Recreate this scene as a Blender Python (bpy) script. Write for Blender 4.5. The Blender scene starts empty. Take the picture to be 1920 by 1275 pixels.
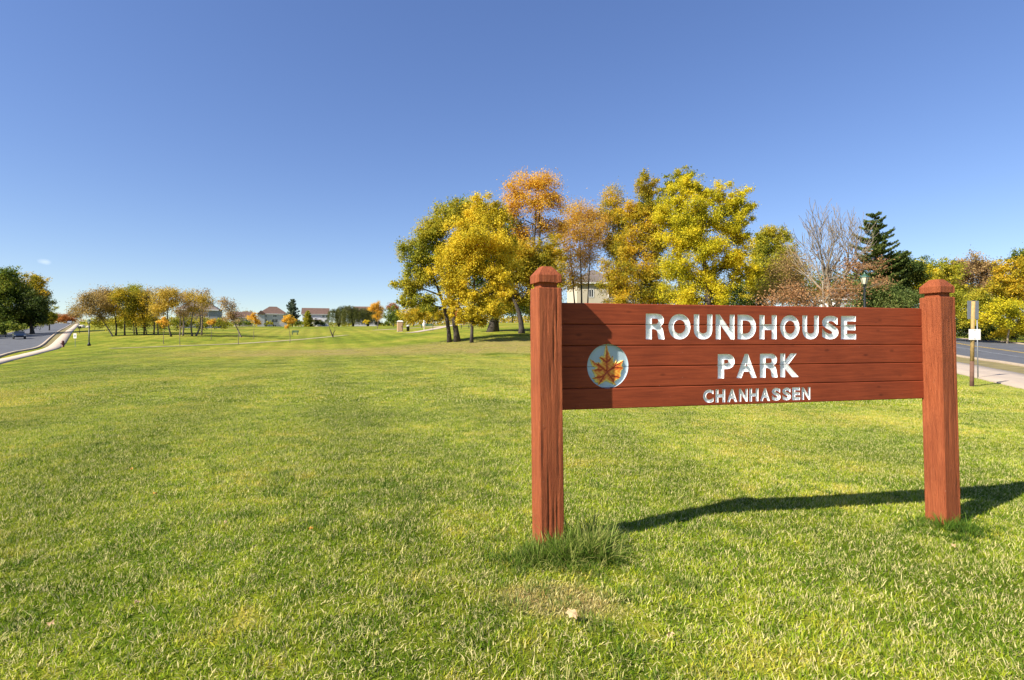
import bpy, bmesh, math, random
import numpy as np
from mathutils import Vector, Matrix, Euler, Quaternion, noise as mnoise

# ------------------------------------------------------------------ camera, sky, sun, exposure
scene = bpy.context.scene
COL = scene.collection
CAMZ = 1.40
F = 1000.0 / 1920.0
cam_d = bpy.data.cameras.new('camera')
cam = bpy.data.objects.new('camera', cam_d); COL.objects.link(cam)
cam.location = (0, 0, CAMZ)
cam.rotation_euler = (math.radians(90), 0, 0)
cam_d.sensor_width = 36.0
cam_d.lens = 36.0 * F
cam_d.shift_y = -3.5 / 1920.0
cam_d.clip_start = 0.05
cam_d.clip_end = 9000
scene.camera = cam

SUN_EL = math.radians(39.4)
SUN_AZ = math.radians(32.9)                       # travel direction of the light in the ground plane, from +X
world = bpy.data.worlds.new('World'); scene.world = world
world.use_nodes = True
wn = world.node_tree; wn.nodes.clear()
w_out = wn.nodes.new('ShaderNodeOutputWorld')
w_bg = wn.nodes.new('ShaderNodeBackground')
w_sky = wn.nodes.new('ShaderNodeTexSky')
w_sky.sky_type = 'NISHITA'; w_sky.sun_disc = False
w_sky.sun_elevation = SUN_EL
w_sky.sun_rotation = math.atan2(-math.cos(SUN_AZ), -math.sin(SUN_AZ))
w_sky.altitude = 300; w_sky.air_density = 1.0; w_sky.dust_density = 0.25; w_sky.ozone_density = 4.0
w_bg.inputs['Strength'].default_value = 0.085
wn.links.new(w_bg.outputs[0], w_out.inputs[0])
# faint puff of cloud low over the road on the left
w_tc = wn.nodes.new('ShaderNodeTexCoord')
w_map = wn.nodes.new('ShaderNodeVectorMath'); w_map.operation = 'SUBTRACT'
_c = Vector((-0.875, 1.0, 0.143)).normalized()
w_map.inputs[1].default_value = _c
w_scl = wn.nodes.new('ShaderNodeVectorMath'); w_scl.operation = 'MULTIPLY'; w_scl.inputs[1].default_value = (110, 110, 240)
w_len = wn.nodes.new('ShaderNodeVectorMath'); w_len.operation = 'LENGTH'
w_noi = wn.nodes.new('ShaderNodeTexNoise'); w_noi.inputs['Scale'].default_value = 160; w_noi.inputs['Detail'].default_value = 4
w_add = wn.nodes.new('ShaderNodeMath'); w_add.operation = 'ADD'
w_rng = wn.nodes.new('ShaderNodeMapRange'); w_rng.inputs['From Min'].default_value = 0.6; w_rng.inputs['From Max'].default_value = 1.5
w_rng.inputs['To Min'].default_value = 0.28; w_rng.inputs['To Max'].default_value = 0.0
w_mix = wn.nodes.new('ShaderNodeMixRGB'); w_mix.inputs[2].default_value = (7.5, 7.9, 8.3, 1)
w_hsv = wn.nodes.new('ShaderNodeHueSaturation'); w_hsv.inputs['Hue'].default_value = 0.517; w_hsv.inputs['Value'].default_value = 1.38; w_hsv.inputs['Saturation'].default_value = 1.22
wn.links.new(w_tc.outputs['Generated'], w_map.inputs[0]); wn.links.new(w_map.outputs[0], w_scl.inputs[0])
wn.links.new(w_scl.outputs[0], w_len.inputs[0]); wn.links.new(w_tc.outputs['Generated'], w_noi.inputs['Vector'])
wn.links.new(w_len.outputs['Value'], w_add.inputs[0]); wn.links.new(w_noi.outputs[0], w_add.inputs[1])
wn.links.new(w_add.outputs[0], w_rng.inputs['Value'])
w_gam = wn.nodes.new('ShaderNodeGamma'); w_gam.inputs['Gamma'].default_value = 0.78
wn.links.new(w_sky.outputs[0], w_gam.inputs['Color']); wn.links.new(w_gam.outputs[0], w_hsv.inputs['Color'])
wn.links.new(w_hsv.outputs[0], w_mix.inputs[1]); wn.links.new(w_rng.outputs[0], w_mix.inputs[0])
wn.links.new(w_mix.outputs[0], w_bg.inputs['Color'])

sun_d = bpy.data.lights.new('sun', 'SUN'); sun_d.energy = 5.0; sun_d.angle = math.radians(0.53)
sun_d.color = (1.0, 0.93, 0.82)
sun = bpy.data.objects.new('sun', sun_d); COL.objects.link(sun)
_dir = Vector((math.cos(SUN_AZ) * math.cos(SUN_EL), math.sin(SUN_AZ) * math.cos(SUN_EL), -math.sin(SUN_EL)))
sun.rotation_euler = _dir.to_track_quat('-Z', 'Y').to_euler()
sun.location = (-30, -20, 40)

scene.view_settings.view_transform = 'Standard'
scene.view_settings.look = 'None'
scene.view_settings.gamma = 1.0
scene.view_settings.use_curve_mapping = False
scene.view_settings.exposure = 1.0
scene.render.engine = 'CYCLES'

# ------------------------------------------------------------------ helpers
def P(px, py, Y):
    return Vector(((px - 960) / 1000.0 * Y, Y, CAMZ + (634 - py) / 1000.0 * Y))

def tag(o, label=None, cat=None, group=None, kind=None):
    if label: o['label'] = label
    if cat: o['category'] = cat
    if group: o['group'] = group
    if kind: o['kind'] = kind
    return o

def empty(name, loc=(0, 0, 0), rz=0.0, label=None, cat=None, group=None):
    o = bpy.data.objects.new(name, None); COL.objects.link(o)
    o.location = loc; o.rotation_euler = (0, 0, rz); o.empty_display_size = 0.3
    return tag(o, label, cat, group)

def link(name, me, parent=None):
    o = bpy.data.objects.new(name, me); COL.objects.link(o)
    if parent is not None: o.parent = parent
    return o

def copy_tree(o, parent=None):
    c = o.copy(); COL.objects.link(c)
    if parent is not None: c.parent = parent
    for ch in list(o.children): copy_tree(ch, c)
    return c

class MB:
    def __init__(s): s.v = []; s.f = []
    def box(s, x0, x1, y0, y1, z0, z1):
        b = len(s.v)
        s.v += [(x0,y0,z0),(x1,y0,z0),(x1,y1,z0),(x0,y1,z0),(x0,y0,z1),(x1,y0,z1),(x1,y1,z1),(x0,y1,z1)]
        s.f += [tuple(b+i for i in q) for q in ((0,3,2,1),(4,5,6,7),(0,1,5,4),(1,2,6,5),(2,3,7,6),(3,0,4,7))]
        return s
    def tube(s, pts, rad, n=6, cap=True):
        pts = [Vector(p) for p in pts]; m = len(pts); b = len(s.v)
        up = Vector((0.31, 0.17, 0.93))
        for i, p in enumerate(pts):
            t = (pts[min(i+1, m-1)] - pts[max(i-1, 0)])
            if t.length < 1e-9: t = Vector((0, 0, 1))
            t.normalize()
            a = t.cross(up)
            if a.length < 0.15: a = t.cross(Vector((1, 0, 0)))
            a.normalize(); c = t.cross(a)
            r = rad[i] if hasattr(rad, '__len__') else rad
            for k in range(n):
                an = 2 * math.pi * k / n
                q = p + a * (math.cos(an) * r) + c * (math.sin(an) * r)
                s.v.append((q.x, q.y, q.z))
        for i in range(m - 1):
            for k in range(n):
                k2 = (k + 1) % n
                s.f.append((b+i*n+k, b+i*n+k2, b+(i+1)*n+k2, b+(i+1)*n+k))
        if cap:
            s.f.append(tuple(b + k for k in range(n))[::-1])
            s.f.append(tuple(b + (m-1)*n + k for k in range(n)))
        return s
    def lathe(s, prof, n=12, cx=0, cy=0, cap=True, sq=False, rot=0.0):
        b = len(s.v)
        for r, z in prof:
            for k in range(n):
                an = 2 * math.pi * k / n + rot
                s.v.append((cx + r * math.cos(an), cy + r * math.sin(an), z))
        for i in range(len(prof) - 1):
            for k in range(n):
                k2 = (k + 1) % n
                s.f.append((b+i*n+k, b+i*n+k2, b+(i+1)*n+k2, b+(i+1)*n+k))
        if cap:
            s.f.append(tuple(b + k for k in range(n))[::-1])
            s.f.append(tuple(b + (len(prof)-1)*n + k for k in range(n)))
        return s
    def prism(s, pts, y0, y1):
        """polygon in (x, z) extruded along y"""
        b = len(s.v); n = len(pts)
        s.v += [(x, y0, z) for x, z in pts] + [(x, y1, z) for x, z in pts]
        s.f.append(tuple(b + i for i in range(n))); s.f.append(tuple(b + n + i for i in range(n))[::-1])
        for i in range(n):
            j = (i + 1) % n
            s.f.append((b+j, b+i, b+n+i, b+n+j))
        return s
    def build(s, name, mat, parent=None, smooth=False, fix=False):
        me = bpy.data.meshes.new(name); me.from_pydata(s.v, [], s.f); me.update()
        if fix:
            bm = bmesh.new(); bm.from_mesh(me); bmesh.ops.recalc_face_normals(bm, faces=bm.faces); bm.to_mesh(me); bm.free()
        if smooth: me.polygons.foreach_set('use_smooth', [True] * len(me.polygons))
        if mat: me.materials.append(mat)
        return link(name, me, parent)

def bevel(o, w, seg=1):
    bm = bmesh.new(); bm.from_mesh(o.data)
    bmesh.ops.bevel(bm, geom=list(bm.edges), offset=w, segments=seg, affect='EDGES', clamp_overlap=True)
    bm.to_mesh(o.data); bm.free(); return o

# ------------------------------------------------------------------ materials
def new_mat(name):
    m = bpy.data.materials.new(name); m.use_nodes = True
    nt = m.node_tree; b = nt.nodes['Principled BSDF']
    return m, nt, b
def N(nt, t, **kw):
    n = nt.nodes.new(t)
    for k, v in kw.items():
        if k in n.inputs: n.inputs[k].default_value = v
        else: setattr(n, k, v)
    return n
def L(nt, a, b): nt.links.new(a, b)
def c4(c): return (c[0], c[1], c[2], 1.0)
def ramp(nt, fac, stops):
    r = nt.nodes.new('ShaderNodeValToRGB')
    e = r.color_ramp.elements
    while len(e) < len(stops): e.new(0.5)
    for i, (p, c) in enumerate(stops):
        e[i].position = p; e[i].color = c4(c) if len(c) == 3 else c
    L(nt, fac, r.inputs[0]); return r.outputs[0]

def simple(name, c, rough=0.7, var=0.12, scale=6.0, bump=0.0, metal=0.0, coord='Object'):
    m, nt, b = new_mat(name)
    tc = N(nt, 'ShaderNodeTexCoord'); no = N(nt, 'ShaderNodeTexNoise', Scale=scale, Detail=5.0)
    L(nt, tc.outputs[coord], no.inputs['Vector'])
    lo = [x * (1 - var) for x in c]; hi = [min(1, x * (1 + var)) for x in c]
    L(nt, ramp(nt, no.outputs[0], [(0.3, lo), (0.7, hi)]), b.inputs['Base Color'])
    b.inputs['Roughness'].default_value = rough; b.inputs['Metallic'].default_value = metal
    if bump:
        bp = N(nt, 'ShaderNodeBump', Strength=bump, Distance=0.02); L(nt, no.outputs[0], bp.inputs['Height']); L(nt, bp.outputs[0], b.inputs['Normal'])
    return m

def wood(name, dark, mid, light, axis='X', rough_sawn=0.0):
    m, nt, b = new_mat(name)
    tc = N(nt, 'ShaderNodeTexCoord'); mp = N(nt, 'ShaderNodeMapping')
    mp.inputs['Scale'].default_value = (1.6, 26, 26) if axis == 'X' else (26, 26, 1.6)
    L(nt, tc.outputs['Object'], mp.inputs['Vector'])
    g = N(nt, 'ShaderNodeTexNoise', Scale=2.2, Detail=7.0, Roughness=0.65, Distortion=0.5); L(nt, mp.outputs[0], g.inputs['Vector'])
    big = N(nt, 'ShaderNodeTexNoise', Scale=2.3, Detail=4.0, Roughness=0.55); L(nt, tc.outputs['Object'], big.inputs['Vector'])
    col = ramp(nt, g.outputs[0], [(0.3, dark), (0.5, mid), (0.72, light)])
    col2 = ramp(nt, big.outputs[0], [(0.32, (0.80, 0.78, 0.78)), (0.6, (1, 1, 1))])
    mx = N(nt, 'ShaderNodeMixRGB', blend_type='MULTIPLY'); mx.inputs[0].default_value = 0.9
    L(nt, col, mx.inputs[1]); L(nt, col2, mx.inputs[2])
    # knots
    mk = N(nt, 'ShaderNodeMapping'); mk.inputs['Scale'].default_value = (3.2, 1.0, 7.0) if axis == 'X' else (8, 8, 2.4)
    L(nt, tc.outputs['Object'], mk.inputs['Vector'])
    vo = N(nt, 'ShaderNodeTexVoronoi', Scale=1.6); L(nt, mk.outputs[0], vo.inputs['Vector'])
    kn = N(nt, 'ShaderNodeMapRange'); kn.inputs['From Min'].default_value = 0.05; kn.inputs['From Max'].default_value = 0.16
    kn.inputs['To Min'].default_value = 0.55 if axis == 'X' else 0.25; kn.inputs['To Max'].default_value = 0
    L(nt, vo.outputs['Distance'], kn.inputs['Value'])
    mx2 = N(nt, 'ShaderNodeMixRGB'); L(nt, kn.outputs[0], mx2.inputs[0]); L(nt, mx.outputs[0], mx2.inputs[1]); mx2.inputs[2].default_value = c4([x * 0.35 for x in dark])
    # specks of weathering
    sp = N(nt, 'ShaderNodeTexNoise', Scale=70.0, Detail=2.0); L(nt, tc.outputs['Object'], sp.inputs['Vector'])
    spr = N(nt, 'ShaderNodeMapRange'); spr.inputs['From Min'].default_value = 0.735; spr.inputs['From Max'].default_value = 0.77; spr.inputs['To Max'].default_value = 0.5
    L(nt, sp.outputs[0], spr.inputs['Value'])
    mx3 = N(nt, 'ShaderNodeMixRGB'); L(nt, spr.outputs[0], mx3.inputs[0]); L(nt, mx2.outputs[0], mx3.inputs[1]); mx3.inputs[2].default_value = (0.45, 0.30, 0.22, 1)
    L(nt, mx3.outputs[0], b.inputs['Base Color'])
    b.inputs['Roughness'].default_value = 0.72
    b.inputs['Specular IOR Level'].default_value = 0.25
    bp = N(nt, 'ShaderNodeBump', Strength=0.25 + rough_sawn, Distance=0.004 + 0.006 * rough_sawn)
    if rough_sawn:
        mf = N(nt, 'ShaderNodeMapping'); mf.inputs['Scale'].default_value = (150, 150, 26)
        L(nt, tc.outputs['Object'], mf.inputs['Vector'])
        f2 = N(nt, 'ShaderNodeTexNoise', Scale=1.0, Detail=4.0, Roughness=0.7, Distortion=1.2); L(nt, mf.outputs[0], f2.inputs['Vector'])
        ad = N(nt, 'ShaderNodeMath', operation='ADD'); L(nt, g.outputs[0], ad.inputs[0]); L(nt, f2.outputs[0], ad.inputs[1])
        L(nt, ad.outputs[0], bp.inputs['Height'])
    else: L(nt, g.outputs[0], bp.inputs['Height'])
    L(nt, bp.outputs[0], b.inputs['Normal'])
    return m

def lawn_group():
    g = bpy.data.node_groups.new('lawn_colour', 'ShaderNodeTree')
    g.interface.new_socket('Color', in_out='OUTPUT', socket_type='NodeSocketColor')
    g.interface.new_socket('Dry', in_out='OUTPUT', socket_type='NodeSocketFloat')
    go = g.nodes.new('NodeGroupOutput'); nt = g
    geo = N(nt, 'ShaderNodeNewGeometry'); sx = N(nt, 'ShaderNodeSeparateXYZ'); L(nt, geo.outputs['Position'], sx.inputs[0])
    a = N(nt, 'ShaderNodeTexNoise', Scale=0.45, Detail=5.0, Roughness=0.6); L(nt, geo.outputs['Position'], a.inputs['Vector'])
    f = N(nt, 'ShaderNodeTexNoise', Scale=3.2, Detail=4.0, Roughness=0.6); L(nt, geo.outputs['Position'], f.inputs['Vector'])
    wide = N(nt, 'ShaderNodeTexNoise', Scale=0.05, Detail=4.0); L(nt, geo.outputs['Position'], wide.inputs['Vector'])
    s = N(nt, 'ShaderNodeMath', operation='ADD'); L(nt, a.outputs[0], s.inputs[0]); L(nt, f.outputs[0], s.inputs[1])
    s2 = N(nt, 'ShaderNodeMath', operation='ADD'); L(nt, s.outputs[0], s2.inputs[0]); L(nt, wide.outputs[0], s2.inputs[1])
    dv = N(nt, 'ShaderNodeMath', operation='DIVIDE'); L(nt, s2.outputs[0], dv.inputs[0]); dv.inputs[1].default_value = 3.0
    col = ramp(nt, dv.outputs[0], [(0.43, GRASS_A), (0.495, GRASS_B), (0.56, GRASS_C)])
    # mown swathes: soft bands slanting over the field
    rot = N(nt, 'ShaderNodeVectorMath', operation='DOT_PRODUCT'); L(nt, geo.outputs['Position'], rot.inputs[0]); rot.inputs[1].default_value = (0.95, 0.35, 0)
    wv = N(nt, 'ShaderNodeMath', operation='MULTIPLY_ADD'); L(nt, rot.outputs['Value'], wv.inputs[0]); wv.inputs[1].default_value = 2.1; wv.inputs[2].default_value = 0
    wa = N(nt, 'ShaderNodeMath', operation='MULTIPLY_ADD'); L(nt, a.outputs[0], wa.inputs[0]); wa.inputs[1].default_value = 7.0; L(nt, wv.outputs[0], wa.inputs[2])
    sn = N(nt, 'ShaderNodeMath', operation='SINE'); L(nt, wa.outputs[0], sn.inputs[0])
    sr = N(nt, 'ShaderNodeMapRange'); sr.inputs['From Min'].default_value = -1; sr.inputs['To Min'].default_value = 0.89; sr.inputs['To Max'].default_value = 1.10
    L(nt, sn.outputs[0], sr.inputs['Value'])
    mu = N(nt, 'ShaderNodeVectorMath', operation='SCALE'); L(nt, col, mu.inputs[0]); L(nt, sr.outputs[0], mu.inputs['Scale'])
    # worn tan band of the playing field (far) : noisy box mask in Y and X
    def band(sock, lo0, lo1, hi0, hi1):
        n1 = N(nt, 'ShaderNodeMapRange'); n1.inputs['From Min'].default_value = lo0; n1.inputs['From Max'].default_value = lo1; L(nt, sock, n1.inputs['Value'])
        n2 = N(nt, 'ShaderNodeMapRange'); n2.inputs['From Min'].default_value = hi0; n2.inputs['From Max'].default_value = hi1; n2.inputs['To Min'].default_value = 1; n2.inputs['To Max'].default_value = 0; L(nt, sock, n2.inputs['Value'])
        m = N(nt, 'ShaderNodeMath', operation='MULTIPLY'); L(nt, n1.outputs[0], m.inputs[0]); L(nt, n2.outputs[0], m.inputs[1]); return m.outputs[0]
    def mul(x, y):
        m = N(nt, 'ShaderNodeMath', operation='MULTIPLY'); L(nt, x, m.inputs[0])
        if isinstance(y, (int, float)): m.inputs[1].default_value = y
        else: L(nt, y, m.inputs[1])
        return m.outputs[0]
    # Y shifted by a little of X so that the band runs slightly askew
    ys = N(nt, 'ShaderNodeMath', operation='MULTIPLY_ADD'); L(nt, sx.outputs['X'], ys.inputs[0]); ys.inputs[1].default_value = 0.12; L(nt, sx.outputs['Y'], ys.inputs[2])
    wob = N(nt, 'ShaderNodeMath', operation='MULTIPLY_ADD'); L(nt, a.outputs[0], wob.inputs[0]); wob.inputs[1].default_value = 9.0; L(nt, ys.outputs[0], wob.inputs[2])
    by = band(wob.outputs[0], 46, 50, 60, 68); bx = band(sx.outputs['X'], -42, -22, 8, 14)
    fr = ramp(nt, f.outputs[0], [(0.35, (0.7,)*3), (0.6, (1,)*3)])
    m1 = mul(mul(by, bx), mul(fr, 0.8))
    # bare scuffed spot in front of the left post
    d = N(nt, 'ShaderNodeVectorMath', operation='SUBTRACT'); L(nt, geo.outputs['Position'], d.inputs[0]); d.inputs[1].default_value = (0.26, 2.86, 0)
    ds = N(nt, 'ShaderNodeVectorMath', operation='MULTIPLY'); L(nt, d.outputs[0], ds.inputs[0]); ds.inputs[1].default_value = (1.0, 1.7, 0)
    dl = N(nt, 'ShaderNodeVectorMath', operation='LENGTH'); L(nt, ds.outputs[0], dl.inputs[0])
    dm = N(nt, 'ShaderNodeMapRange'); dm.inputs['From Min'].default_value = 0.20; dm.inputs['From Max'].default_value = 0.42; dm.inputs['To Min'].default_value = 1; dm.inputs['To Max'].default_value = 0; L(nt, dl.outputs['Value'], dm.inputs['Value'])
    mm = N(nt, 'ShaderNodeMath', operation='MAXIMUM'); L(nt, m1, mm.inputs[0]); L(nt, mul(dm.outputs[0], mul(fr, 1.0)), mm.inputs[1])
    mx = N(nt, 'ShaderNodeMixRGB'); L(nt, mm.outputs[0], mx.inputs[0]); L(nt, mu.outputs[0], mx.inputs[1]); mx.inputs[2].default_value = c4(DRY)
    L(nt, mx.outputs[0], go.inputs['Color']); L(nt, mm.outputs[0], go.inputs['Dry'])
    return g
GRASS_A = (0.120, 0.168, 0.010)
GRASS_B = (0.232, 0.262, 0.020)
GRASS_C = (0.370, 0.315, 0.050)
DRY = (0.33, 0.245, 0.10)
LAWN = lawn_group()

def ground_mat():
    m, nt, b = new_mat('lawn_ground')
    g = N(nt, 'ShaderNodeGroup'); g.node_tree = LAWN
    geo = N(nt, 'ShaderNodeNewGeometry')
    f = N(nt, 'ShaderNodeTexNoise', Scale=26.0, Detail=6.0, Roughness=0.75); L(nt, geo.outputs['Position'], f.inputs['Vector'])
    f2 = N(nt, 'ShaderNodeTexNoise', Scale=5.0, Detail=6.0, Roughness=0.75); L(nt, geo.outputs['Position'], f2.inputs['Vector'])
    r = ramp(nt, f.outputs[0], [(0.3, (0.45, 0.5, 0.45)), (0.5, (0.80, 0.80, 0.80)), (0.7, (1.1, 1.05, 1.0))])
    r2 = ramp(nt, f2.outputs[0], [(0.3, (0.78, 0.85, 0.75)), (0.7, (1.15, 1.1, 1.1))])
    mx = N(nt, 'ShaderNodeMixRGB', blend_type='MULTIPLY'); mx.inputs[0].default_value = 1
    mx2 = N(nt, 'ShaderNodeMixRGB', blend_type='MULTIPLY'); mx2.inputs[0].default_value = 1
    L(nt, g.outputs['Color'], mx.inputs[1]); L(nt, r, mx.inputs[2]); L(nt, mx.outputs[0], mx2.inputs[1]); L(nt, r2, mx2.inputs[2])
    L(nt, mx2.outputs[0], b.inputs['Base Color']); b.inputs['Roughness'].default_value = 0.95
    b.inputs['Specular IOR Level'].default_value = 0.1
    bp = N(nt, 'ShaderNodeBump', Strength=0.6, Distance=0.05); L(nt, f.outputs[0], bp.inputs['Height']); L(nt, bp.outputs[0], b.inputs['Normal'])
    return m

def blade_mat():
    m, nt, b = new_mat('grass_blade')
    g = N(nt, 'ShaderNodeGroup'); g.node_tree = LAWN
    at = N(nt, 'ShaderNodeAttribute', attribute_name='rnd')
    r = ramp(nt, at.outputs['Fac'], [(0.0, (0.30, 0.55, 0.26)), (0.30, (1.06, 1.30, 0.84)), (0.70, (2.0, 1.85, 1.5))])
    mx = N(nt, 'ShaderNodeMixRGB', blend_type='MULTIPLY'); mx.inputs[0].default_value = 1
    L(nt, g.outputs['Color'], mx.inputs[1]); L(nt, r, mx.inputs[2])
    st = N(nt, 'ShaderNodeMapRange'); st.inputs['From Min'].default_value = 0.70; st.inputs['From Max'].default_value = 0.80; L(nt, at.outputs['Fac'], st.inputs['Value'])
    mx2 = N(nt, 'ShaderNodeMixRGB'); L(nt, st.outputs[0], mx2.inputs[0]); L(nt, mx.outputs[0], mx2.inputs[1]); mx2.inputs[2].default_value = (0.68, 0.60, 0.26, 1)
    L(nt, mx2.outputs[0], b.inputs['Base Color']); b.inputs['Roughness'].default_value = 0.7
    b.inputs['Specular IOR Level'].default_value = 0.12
    tr = N(nt, 'ShaderNodeBsdfTranslucent'); L(nt, mx2.outputs[0], tr.inputs['Color'])
    ms = N(nt, 'ShaderNodeMixShader'); ms.inputs[0].default_value = 0.32
    L(nt, b.outputs[0], ms.inputs[1]); L(nt, tr.outputs[0], ms.inputs[2]); L(nt, ms.outputs[0], nt.nodes['Material Output'].inputs['Surface'])
    return m

_leafmats = {}
def leaf_mat(key, cols, tr=0.45):
    if key in _leafmats: return _leafmats[key]
    m, nt, b = new_mat('foliage_' + key)
    at = N(nt, 'ShaderNodeAttribute', attribute_name='tint')
    geo = N(nt, 'ShaderNodeNewGeometry')
    no = N(nt, 'ShaderNodeTexNoise', Scale=0.32, Detail=3.0); L(nt, geo.outputs['Position'], no.inputs['Vector'])
    ma = N(nt, 'ShaderNodeMapRange'); ma.inputs['From Min'].default_value = 0.3; ma.inputs['From Max'].default_value = 0.7; L(nt, no.outputs[0], ma.inputs['Value'])
    mm = N(nt, 'ShaderNodeMath', operation='MULTIPLY_ADD'); L(nt, ma.outputs[0], mm.inputs[0]); mm.inputs[1].default_value = 0.5
    m2 = N(nt, 'ShaderNodeMath', operation='MULTIPLY'); L(nt, at.outputs['Fac'], m2.inputs[0]); m2.inputs[1].default_value = 0.5
    L(nt, m2.outputs[0], mm.inputs[2])
    k = len(cols)
    col = ramp(nt, mm.outputs[0], [(0.10 + 0.68 * i / (k - 1), cols[i]) for i in range(k)])
    L(nt, col, b.inputs['Base Color']); b.inputs['Roughness'].default_value = 0.6; b.inputs['Specular IOR Level'].default_value = 0.2
    t = N(nt, 'ShaderNodeBsdfTranslucent'); L(nt, col, t.inputs['Color'])
    ms = N(nt, 'ShaderNodeMixShader'); ms.inputs[0].default_value = tr
    L(nt, b.outputs[0], ms.inputs[1]); L(nt, t.outputs[0], ms.inputs[2]); L(nt, ms.outputs[0], nt.nodes['Material Output'].inputs['Surface'])
    _leafmats[key] = m
    return m
YEL = (0.66, 0.44, 0.03); GOLD = (0.60, 0.34, 0.025); ORG = (0.66, 0.30, 0.05); OLV = (0.20, 0.19, 0.02)
GRN = (0.06, 0.095, 0.012); DGR = (0.025, 0.05, 0.012); YGR = (0.42, 0.40, 0.025); RED = (0.40, 0.11, 0.03)
BRN = (0.22, 0.13, 0.05); TAN = (0.36, 0.21, 0.075)
PAL = {
 'yellow': [OLV, (0.46, 0.38, 0.02), (0.80, 0.62, 0.035), (0.88, 0.66, 0.05)],
 'gold_green': [(0.13, 0.16, 0.018), (0.30, 0.27, 0.02), (0.56, 0.42, 0.025), (0.74, 0.47, 0.03)],
 'olive': [(0.13, 0.17, 0.018), (0.27, 0.29, 0.025), (0.42, 0.39, 0.03), (0.60, 0.47, 0.035)],
 'green': [(0.05, 0.09, 0.015), (0.10, 0.15, 0.02), (0.17, 0.23, 0.025), (0.33, 0.32, 0.03)],
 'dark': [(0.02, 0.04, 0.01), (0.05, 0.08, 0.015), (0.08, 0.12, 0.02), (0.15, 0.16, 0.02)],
 'orange': [(0.50, 0.33, 0.03), (0.72, 0.42, 0.04), (0.80, 0.46, 0.05), (0.82, 0.54, 0.06)],
 'pale_orange': [(0.36, 0.26, 0.03), (0.62, 0.38, 0.06), (0.74, 0.44, 0.08), (0.68, 0.48, 0.06)],
 'lime': [(0.15, 0.18, 0.012), (0.48, 0.45, 0.02), (0.74, 0.62, 0.025), (0.84, 0.64, 0.03)],
 'brown': [(0.17, 0.12, 0.05), (0.30, 0.19, 0.08), (0.48, 0.31, 0.13), (0.46, 0.33, 0.09)],
 'tan_olive': [(0.13, 0.12, 0.03), (0.28, 0.20, 0.06), (0.46, 0.31, 0.10), (0.50, 0.36, 0.10)],
 'tan_gold': [(0.26, 0.20, 0.05), (0.46, 0.34, 0.07), (0.62, 0.44, 0.07), (0.66, 0.46, 0.05)],
 'rust': [(0.12, 0.06, 0.02), (0.38, 0.19, 0.08), (0.52, 0.28, 0.13), (0.50, 0.30, 0.12)],
 'red': [(0.16, 0.06, 0.015), RED, (0.45, 0.16, 0.03), (0.40, 0.20, 0.03)],
 'conifer': [(0.045, 0.08, 0.02), (0.10, 0.15, 0.03), (0.17, 0.22, 0.05), (0.28, 0.30, 0.08)],
 'blue_green': [(0.03, 0.05, 0.03), (0.07, 0.10, 0.06), (0.13, 0.17, 0.11), (0.18, 0.21, 0.13)],
 'willow': [(0.05, 0.07, 0.015), (0.09, 0.11, 0.025), (0.14, 0.15, 0.035), (0.20, 0.20, 0.05)],
}
def LM(k): return leaf_mat(k, PAL[k])

M = {}
M['bark'] = simple('bark_dark', (0.055, 0.043, 0.033), 0.9, 0.35, 5, 0.6)
M['bark_grey'] = simple('bark_grey', (0.16, 0.125, 0.10), 0.9, 0.3, 5, 0.5)
M['bark_pale'] = simple('bark_pale', (0.24, 0.19, 0.13), 0.9, 0.25, 5, 0.4)
M['plank'] = wood('stained_plank', (0.18, 0.034, 0.012), (0.26, 0.049, 0.016), (0.33, 0.066, 0.022), 'X')
M['post'] = wood('stained_post', (0.23, 0.054, 0.018), (0.32, 0.080, 0.026), (0.41, 0.115, 0.040), 'Z', 0.75)
M['white'] = simple('white_paint', (0.80, 0.81, 0.80), 0.5, 0.04, 40, 0.1)
M['disc'] = simple('pale_blue_paint', (0.40, 0.50, 0.56), 0.45, 0.08, 14, 0.05)
M['asphalt'] = simple('asphalt', (0.085, 0.088, 0.095), 0.9, 0.22, 1.1, 0.2)
M['concrete'] = simple('concrete', (0.42, 0.335, 0.25), 0.9, 0.10, 1.5, 0.15)
M['kerb'] = simple('kerb_concrete', (0.38, 0.30, 0.21), 0.9, 0.12, 2.5, 0.15)
M['verge'] = simple('dry_verge_turf', (0.19, 0.15, 0.05), 0.95, 0.3, 1.2, 0.3)
M['worn_path'] = simple('worn_path', (0.33, 0.28, 0.15), 0.95, 0.2, 1.0, 0.2)
M['gravel'] = simple('pale_gravel', (0.46, 0.38, 0.27), 0.95, 0.15, 1.0, 0.3)
M['yellow_line'] = simple('yellow_road_paint', (0.55, 0.36, 0.06), 0.8, 0.15, 5)
M['white_line'] = simple('worn_white_road_paint', (0.24, 0.25, 0.26), 0.8, 0.25, 3)
M['black_metal'] = simple('black_metal', (0.02, 0.022, 0.02), 0.4, 0.1, 10, 0, 0.3)
M['green_metal'] = simple('green_metal', (0.03, 0.085, 0.05), 0.5, 0.1, 10)
M['grey_metal'] = simple('grey_metal', (0.26, 0.27, 0.28), 0.45, 0.1, 8, 0, 0.5)
M['lantern'] = simple('frosted_lantern', (0.62, 0.58, 0.42), 0.3, 0.05, 8)
M['hydrant'] = simple('red_cast_iron', (0.12, 0.022, 0.015), 0.5, 0.15, 8)
M['siding_grey'] = simple('grey_siding', (0.42, 0.42, 0.43), 0.7, 0.06, 0.6)
M['siding_white'] = simple('white_siding', (0.66, 0.65, 0.66), 0.7, 0.05, 0.6)
M['siding_cream'] = simple('cream_siding', (0.50, 0.44, 0.33), 0.75, 0.06, 0.6)
M['siding_blue'] = simple('slate_blue_siding', (0.20, 0.22, 0.25), 0.7, 0.06, 0.6)
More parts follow.
